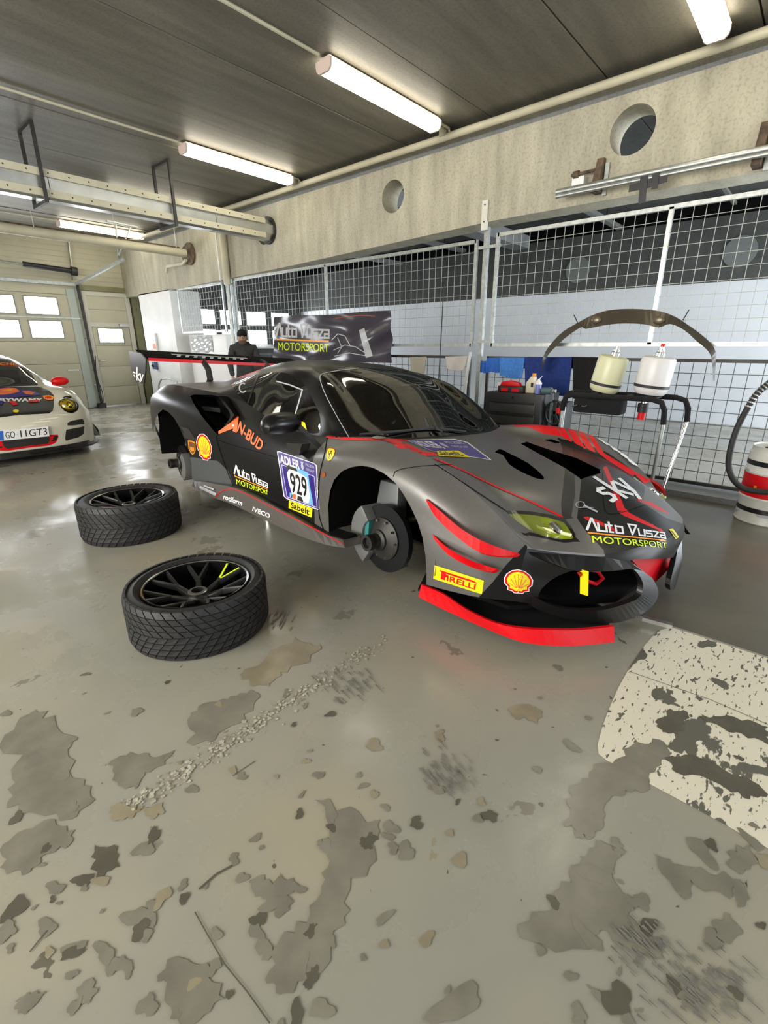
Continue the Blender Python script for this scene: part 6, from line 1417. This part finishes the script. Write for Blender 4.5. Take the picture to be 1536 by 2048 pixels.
MB().tube([(x + .01, ya + .0, zt_ + .02), (x + .11, ya + .01, zt_ + .025)], .02, 10).build('handle', mat('tool_blue', (.02, .22, .5), .4), ig, True)
# black hose reel trolley at the right of the chest
hr = thing('hose_reel_trolley', 'black trolley with a spoked reel right of the tool chest', 'trolley', (4.8, 1.82, 0))
MB().box((4.76, 1.84, .10), (5.05, 1.93, .80)).build('case', K['black'], hr, bevel=.02)
c_ = atX(1103, 825, 4.70)
MB().tube([(4.70, c_[1] - .03 + .085 * math.cos(t), c_[2] + .115 * math.sin(t)) for t in np.arange(0, 6.28, .35)], .012, 8, closed=True).build('reel_rim', K['rimface'], hr, True)
for k in range(5):
    t = k * 2 * math.pi / 5 + .3; MB().bar((4.70, c_[1] - .03, c_[2]), (4.70, c_[1] - .03 + .08 * math.cos(t), c_[2] + .11 * math.sin(t)), .022, .012, up=(1, 0, 0)).build('spoke', K['rimface'], hr)
for y_ in (1.82, 1.91): MB().lathe([(.05, -.015), (.05, .015)], (4.78, y_, .05), (0, 1, 0), 16).build('castor', K['black'], hr)
MB().bar((4.70, 1.93, .1), (4.70, 1.93, .90), .02).build('post', mat('teal_grey', (.10, .13, .14), .5), hr)

# ---------------------------------------------------------------- fuel rig
XR = 4.4
fr = thing('fuel_rig_frame', 'tubular frame padded with black foam on chrome legs, holding two white containers', 'frame', (XR, 1.25, 0))
def A(px, py, X=XR): return tuple(atX(px, py, X))
zr = .925
yl, yr = 1.70, .79
def fpath(X, yl, yr, zb): return [(X, yl, zb), (X, yl, zr - .07), (X, yl - .02, zr - .02), (X, yl - .08, zr), (X, yr + .10, zr), (X, yr + .03, zr - .02), (X, yr, zr - .08), (X, yr - .01, zr - .19)]
MB().tube(fpath(XR, yl, yr + .09, .78), .022, 12).build('front_rail', K['blackcloth'], fr, True)
MB().tube(fpath(XR + .30, yl + .1, yr - .02, .78), .022, 12).build('rear_rail', K['blackcloth'], fr, True)
for X, ya, yb_, zt2 in ((XR, yl, yl + .02, .79), (XR, yr + .08, yr + .09, .75), (XR + .30, yl + .1, yl + .12, .79)):
    MB().tube([(X, ya, zt2), (X, yb_, 0.005)], .015, 10).build('leg', K['galv'], fr, True)
p = atX(1352, 832, XR + .3); MB().tube([(XR + .3, yr - .03, .745), (XR + .12, yr + .04, .005)], .016, 10).build('leg', K['chrome'], fr, True)
for yv in (1.5, 1.2, .98): MB().bar((XR, yv, zr + .005), (XR + .3, yv, zr + .005), .03, .012).build('cross_plate', K['black'], fr)
def churn(cx_, cy_, z0, z1, r, lean, label, liquid):
    t = thing('fuel_container', label, 'container', (cx_, cy_, z0), 'white fuel containers on the padded frame')
    ax = Vector((0, lean, z1 - z0)).normalized(); L_ = (z1 - z0) / ax.z; c0 = (cx_, cy_, z0)
    prof = [(r * .80, 0), (r * .95, .02), (r, .05), (r, L_ - .035), (r * .93, L_ - .008), (r * .75, L_), (.03, L_ + .004)]
    MB().lathe(prof, c0, ax, 36).build('body', mat('translucent_plastic', liquid, .35, noise=.03, scale=3), t, True)
    MB().lathe([(r + .004, .055), (r + .004, .078)], c0, ax, 36, False).build('strap', K['black'], t, True)
    cc = Vector(c0) + ax * (L_ + .002)
    MB().lathe([(.035, 0), (.035, .03), (.026, .035), (.026, .055)], cc, ax, 18).build('coupling', K['steel'], t, True)
    MB().lathe([(.018, .05), (.018, .075)], cc, ax, 14).build('valve', K['chrome'], t, True)
    return t, ax, cc
c1, ax1, cc1 = churn(XR + .15, atX(1206, 783, XR + .15)[1], .955, 1.25, .125, -.055, 'left white container with yellowish liquid, leaning to the right', (.70, .70, .45))
c2, ax2, cc2 = churn(XR + .15, atX(1299, 785, XR + .15)[1], .955, 1.25, .130, -.03, 'right white empty container, almost upright', (.76, .75, .74))
MB().lathe([(.016, .06), (.016, .10)], cc2, ax2, 12).build('red_cap', K['red'], c2, True)
hb = atX(1287, 800, XR + .1); ho = thing('dry_break_coupling', 'black and red hose coupling hanging below the right container', 'coupling', (XR + .12, hb[1], .78))
MB().lathe([(.03, .0), (.03, .06)], (XR + .12, hb[1], .745), (0, 0, 1), 18).build('red_ring', K['red'], ho, True); MB().lathe([(.04, .0), (.042, .07), (.032, .075)], (XR + .12, hb[1], .805), (0, 0, 1), 18).build('black_collar', K['black'], ho, True)
MB().lathe([(.02, .0), (.02, .04)], (XR + .12, hb[1], .88), (0, 0, 1), 14).build('neck', K['steel'], ho, True)
# black case hanging under the frame
p1 = atX(1148, 790, XR + .06); p2 = atX(1240, 832, XR + .06); bg_ = thing('tool_bag', 'black case with chrome clips hanging under the padded frame', 'case', (XR + .06, (p1[1] + p2[1]) / 2, p2[2]))
MB().box((XR + .06, p2[1], p2[2]), (XR + .24, p1[1], .895)).build('case', K['blackcloth'], bg_, bevel=.025)
for px, py in ((1150, 812), (1170, 813), (1205, 792)):
    q = atX(px, py, XR + .05); MB().tube([q + [0, .03, 0], q, q + [0, -.02, .01]], .009, 8).build('clip', K['chrome'], bg_, True)
rb_ = atX(1119, 820, XR + .05); tag(MB().tube([rb_ + [0, 0, .02], rb_ - [0, 0, .03]], .03, 12).build('red_hose_end', K['red'], None, True), 'small red hose end left of the black case', 'hose end'); bpy.data.objects['red_hose_end'].parent = fr; bpy.data.objects['red_hose_end'].location = -Vector(org(fr))
for k_ in ('label', 'category'): del bpy.data.objects['red_hose_end'][k_]
# carbon lip hung on the mesh
up = [(1080, 742), (1087, 712), (1100, 690), (1125, 664), (1160, 643), (1185, 630), (1215, 621), (1250, 618), (1290, 619), (1320, 623), (1350, 634), (1375, 650), (1405, 672), (1428, 696), (1431, 722), (1429, 762)]
lo = [(1082, 745), (1092, 716), (1104, 700), (1130, 676), (1161, 655), (1172, 658), (1212, 650), (1250, 647), (1290, 649), (1318, 655), (1340, 648), (1368, 660), (1393, 682), (1416, 702), (1424, 724), (1426, 762)]
UA = [atX(x, y, 5.10) for x, y in up]; LA = [atX(x, y, 5.02) for x, y in lo]
dl = thing('front_lip_spoiler', 'curved bronze-grey front lip spoiler hung on the mesh above the fuel containers', 'spoiler', tuple(atX(1250, 630, 5.1)))
A_ = cr_axis(np.array(UA), 3); B_ = cr_axis(np.array(LA), 3); V = []; F = []
for a, b in zip(A_, B_): V += [tuple(a), tuple(b), tuple(b + [.014, 0, .002]), tuple(a + [.014, 0, .002])]
for i in range(len(A_) - 1): F += [(4 * i + k, 4 * i + (k + 1) % 4, 4 * i + 4 + (k + 1) % 4, 4 * i + 4 + k) for k in range(4)]
F += [(0, 1, 2, 3), (len(V) - 4, len(V) - 1, len(V) - 2, len(V) - 3)]
MB().add(V, F).build('blade', mat('bronze_grey_plastic', (.075, .062, .042), .35, .3, spec=.6), dl)
for px in (1192, 1318): q = atX(px, 640, 5.035); MB().ell(q, (.012, .045, .035), 12, 8).build('mount_bulge', mat('bronze_light', (.15, .12, .08), .3, .4), dl, True)
for (x1_, y1_), (x2_, y2_) in (((1148, 630), (1155, 645)), ((1378, 620), (1366, 640))): MB().tube([atX(x1_, y1_, 5.15), atX(x2_, y2_, 5.08)], .005, 6).build('cable_tie', K['black'], dl, True)
# oil drum with hose
dc = (4.78, .095); DR, DH = .205, .60
od = thing('oil_drum', 'white steel oil drum with a wide red band at the right edge', 'drum', (dc[0], dc[1], 0))
K['drumw'] = mat('drum_white', (.66, .66, .60), .35, noise=.08, scale=12)
MB().lathe([(DR, 0), (DR + .006, .008), (DR, .02), (DR, .19), (DR + .006, .20), (DR, .21), (DR, .39), (DR + .006, .40), (DR, .41), (DR, DH - .05), (DR - .012, DH - .04), (DR - .012, DH - .015), (DR - .004, DH), (DR - .016, DH), (DR - .02, DH - .012), (.01, DH - .012)], (*dc, 0), (0, 0, 1), 56).build('shell', K['drumw'], od, True)
MB().lathe([(DR + .003, .213), (DR + .003, .388)], (*dc, 0), (0, 0, 1), 56, False).build('red_band', K['red'], od, True)
for z in (.09, .455): MB().lathe([(DR + .003, z), (DR + .003, z + .038)], (*dc, 0), (0, 0, 1), 56, False).build('black_band', K['blk'], od, True)
db = BVHTree.FromPolygons([(dc[0] + (DR + .004) * math.cos(a), dc[1] + (DR + .004) * math.sin(a), z) for z in (0, DH) for a in np.arange(64) * math.pi / 32], [(i, (i + 1) % 64, (i + 1) % 64 + 64, i + 64) for i in range(64)])
MB().lathe([(.03, 0), (.03, .012)], (dc[0] - .10, dc[1] + .08, DH - .012), (0, 0, 1), 16).build('bung', K['darkmetal'], od); MB().lathe([(.02, 0), (.02, .02), (.012, .05)], (dc[0] - .02, dc[1] - .04, DH - .012), (0, 0, 1), 16).build('pump_neck', K['steel'], od)
for it in ([('lgrey', poly2d([(1484, 933), (1490, 935), (1490, 941), (1484, 939)]))], [('lgrey', poly2d([(1492, 936), (1499, 938), (1499, 944), (1492, 941)]))], [('lgrey', poly2d([(1464, 1014), (1475, 1018), (1475, 1023), (1464, 1020)]))], [('lgrey', poly2d([(1513, 1029), (1536, 1032), (1536, 1038), (1513, 1034)]))], [('org2', poly2d([(1508, 971), (1514, 972), (1512, 983), (1507, 981)]))]):
    decal('drum_print', it, db, od, None, 6, .002)
hs = [(1560, 745, 4.5), (1536, 768, 4.48), (1512, 790, 4.45), (1493, 820, 4.42), (1475, 855, 4.40), (1462, 895, 4.38), (1457, 930, 4.38), (1466, 958, 4.38), (1486, 976, 4.40), (1515, 983, 4.42), (1545, 984, 4.45), (1580, 978, 4.5)]
HP = [atX(a, b, c) for a, b, c in hs]; ho = thing('hose', 'thick black hose looping down in front of the oil drum', 'hose', tuple(HP[6]))
MB().tube([tuple(p) for p in cr_axis(np.array(HP), 4)], .021, 12).build('hose', K['rubber'], ho, True)
m_ = MB(); D_ = cr_axis(np.array(HP), 12)
for k in range(12, 36, 3): m_.tube([tuple(D_[k]), tuple(D_[k + 1])], .025, 12)
m_.build('spring_guard', K['steel'], ho, True)
# white cabinet wrapped in plastic, trolley handle
a = atX(366, 668, 5.3); b = atX(440, 668, 5.3)
cb_ = thing('white_cabinet', 'white cabinet with wrinkled plastic film beside the pillar', 'cabinet', (5.6, (a[1] + b[1]) / 2, 0))
MB().box((5.42, b[1], 0), (5.95, a[1], 1.56)).build('cabinet', K['wht'], cb_, bevel=.01)
V = []; F = []
for j in range(9):
    for i in range(13): V.append((5.405 + .01 * math.sin(i * 2.1 + j * 1.3), b[1] + .5 + (a[1] - b[1] - .6) * i / 12, 1.53 - .3 * j / 8 + .02 * math.sin(i * 1.1)))
for j in range(8):
    for i in range(12): q = j * 13 + i; F.append((q, q + 1, q + 14, q + 13))
MB().add(V, F).build('plastic_film', mat('plastic_film', (.60, .63, .66), .12, spec=.9), cb_, False)
hl_ = [atX(x, y, 4.95) for x, y in ((318, 790), (318, 768), (323, 758), (340, 757), (353, 763), (357, 775), (358, 795))]
th = thing('trolley_handle', 'curved pale trolley handle in front of the pillar', 'handle', (4.95, hl_[0][1], 0))
MB().tube([(4.95, hl_[0][1], .02)] + [tuple(p) for p in hl_] + [(4.95, hl_[-1][1], .02)], .018, 10).build('handle_tube', K['galv'], th, True)
# trays and pipes under the next bay's ceiling
for i, (yv, z, w_, h_, nm, lb) in enumerate(((3.3, 3.30, .10, .06, 'cable_tray', 'nearest pale cable tray under the ceiling of the next bay'), (5.2, 3.2, .34, .22, 'air_duct', 'grey rectangular duct under the ceiling of the next bay'), (6.6, 3.3, .14, .06, 'cable_tray', 'middle pale cable tray under the ceiling of the next bay'), (8.4, 3.2, .14, .08, 'cable_tray', 'farthest pale cable tray under the ceiling of the next bay'), (1.6, 3.42, .05, .04, 'conduit', 'thin pale conduit under the ceiling of the next bay'))):
    t = thing(nm, lb, 'duct' if i == 1 else 'cable tray', (8, yv, z), None)
    MB().box((5.7, yv - w_ / 2, z), (10.25, yv + w_ / 2, z + h_)).build('channel', K['galv'] if i != 1 else K['dkconc'], t)
    m_ = MB()
    for x in (6.5, 8, 9.5): m_.bar((x, yv, z + h_), (x, yv, CZ), .015)
    m_.build('hanger', K['darkmetal'], t)
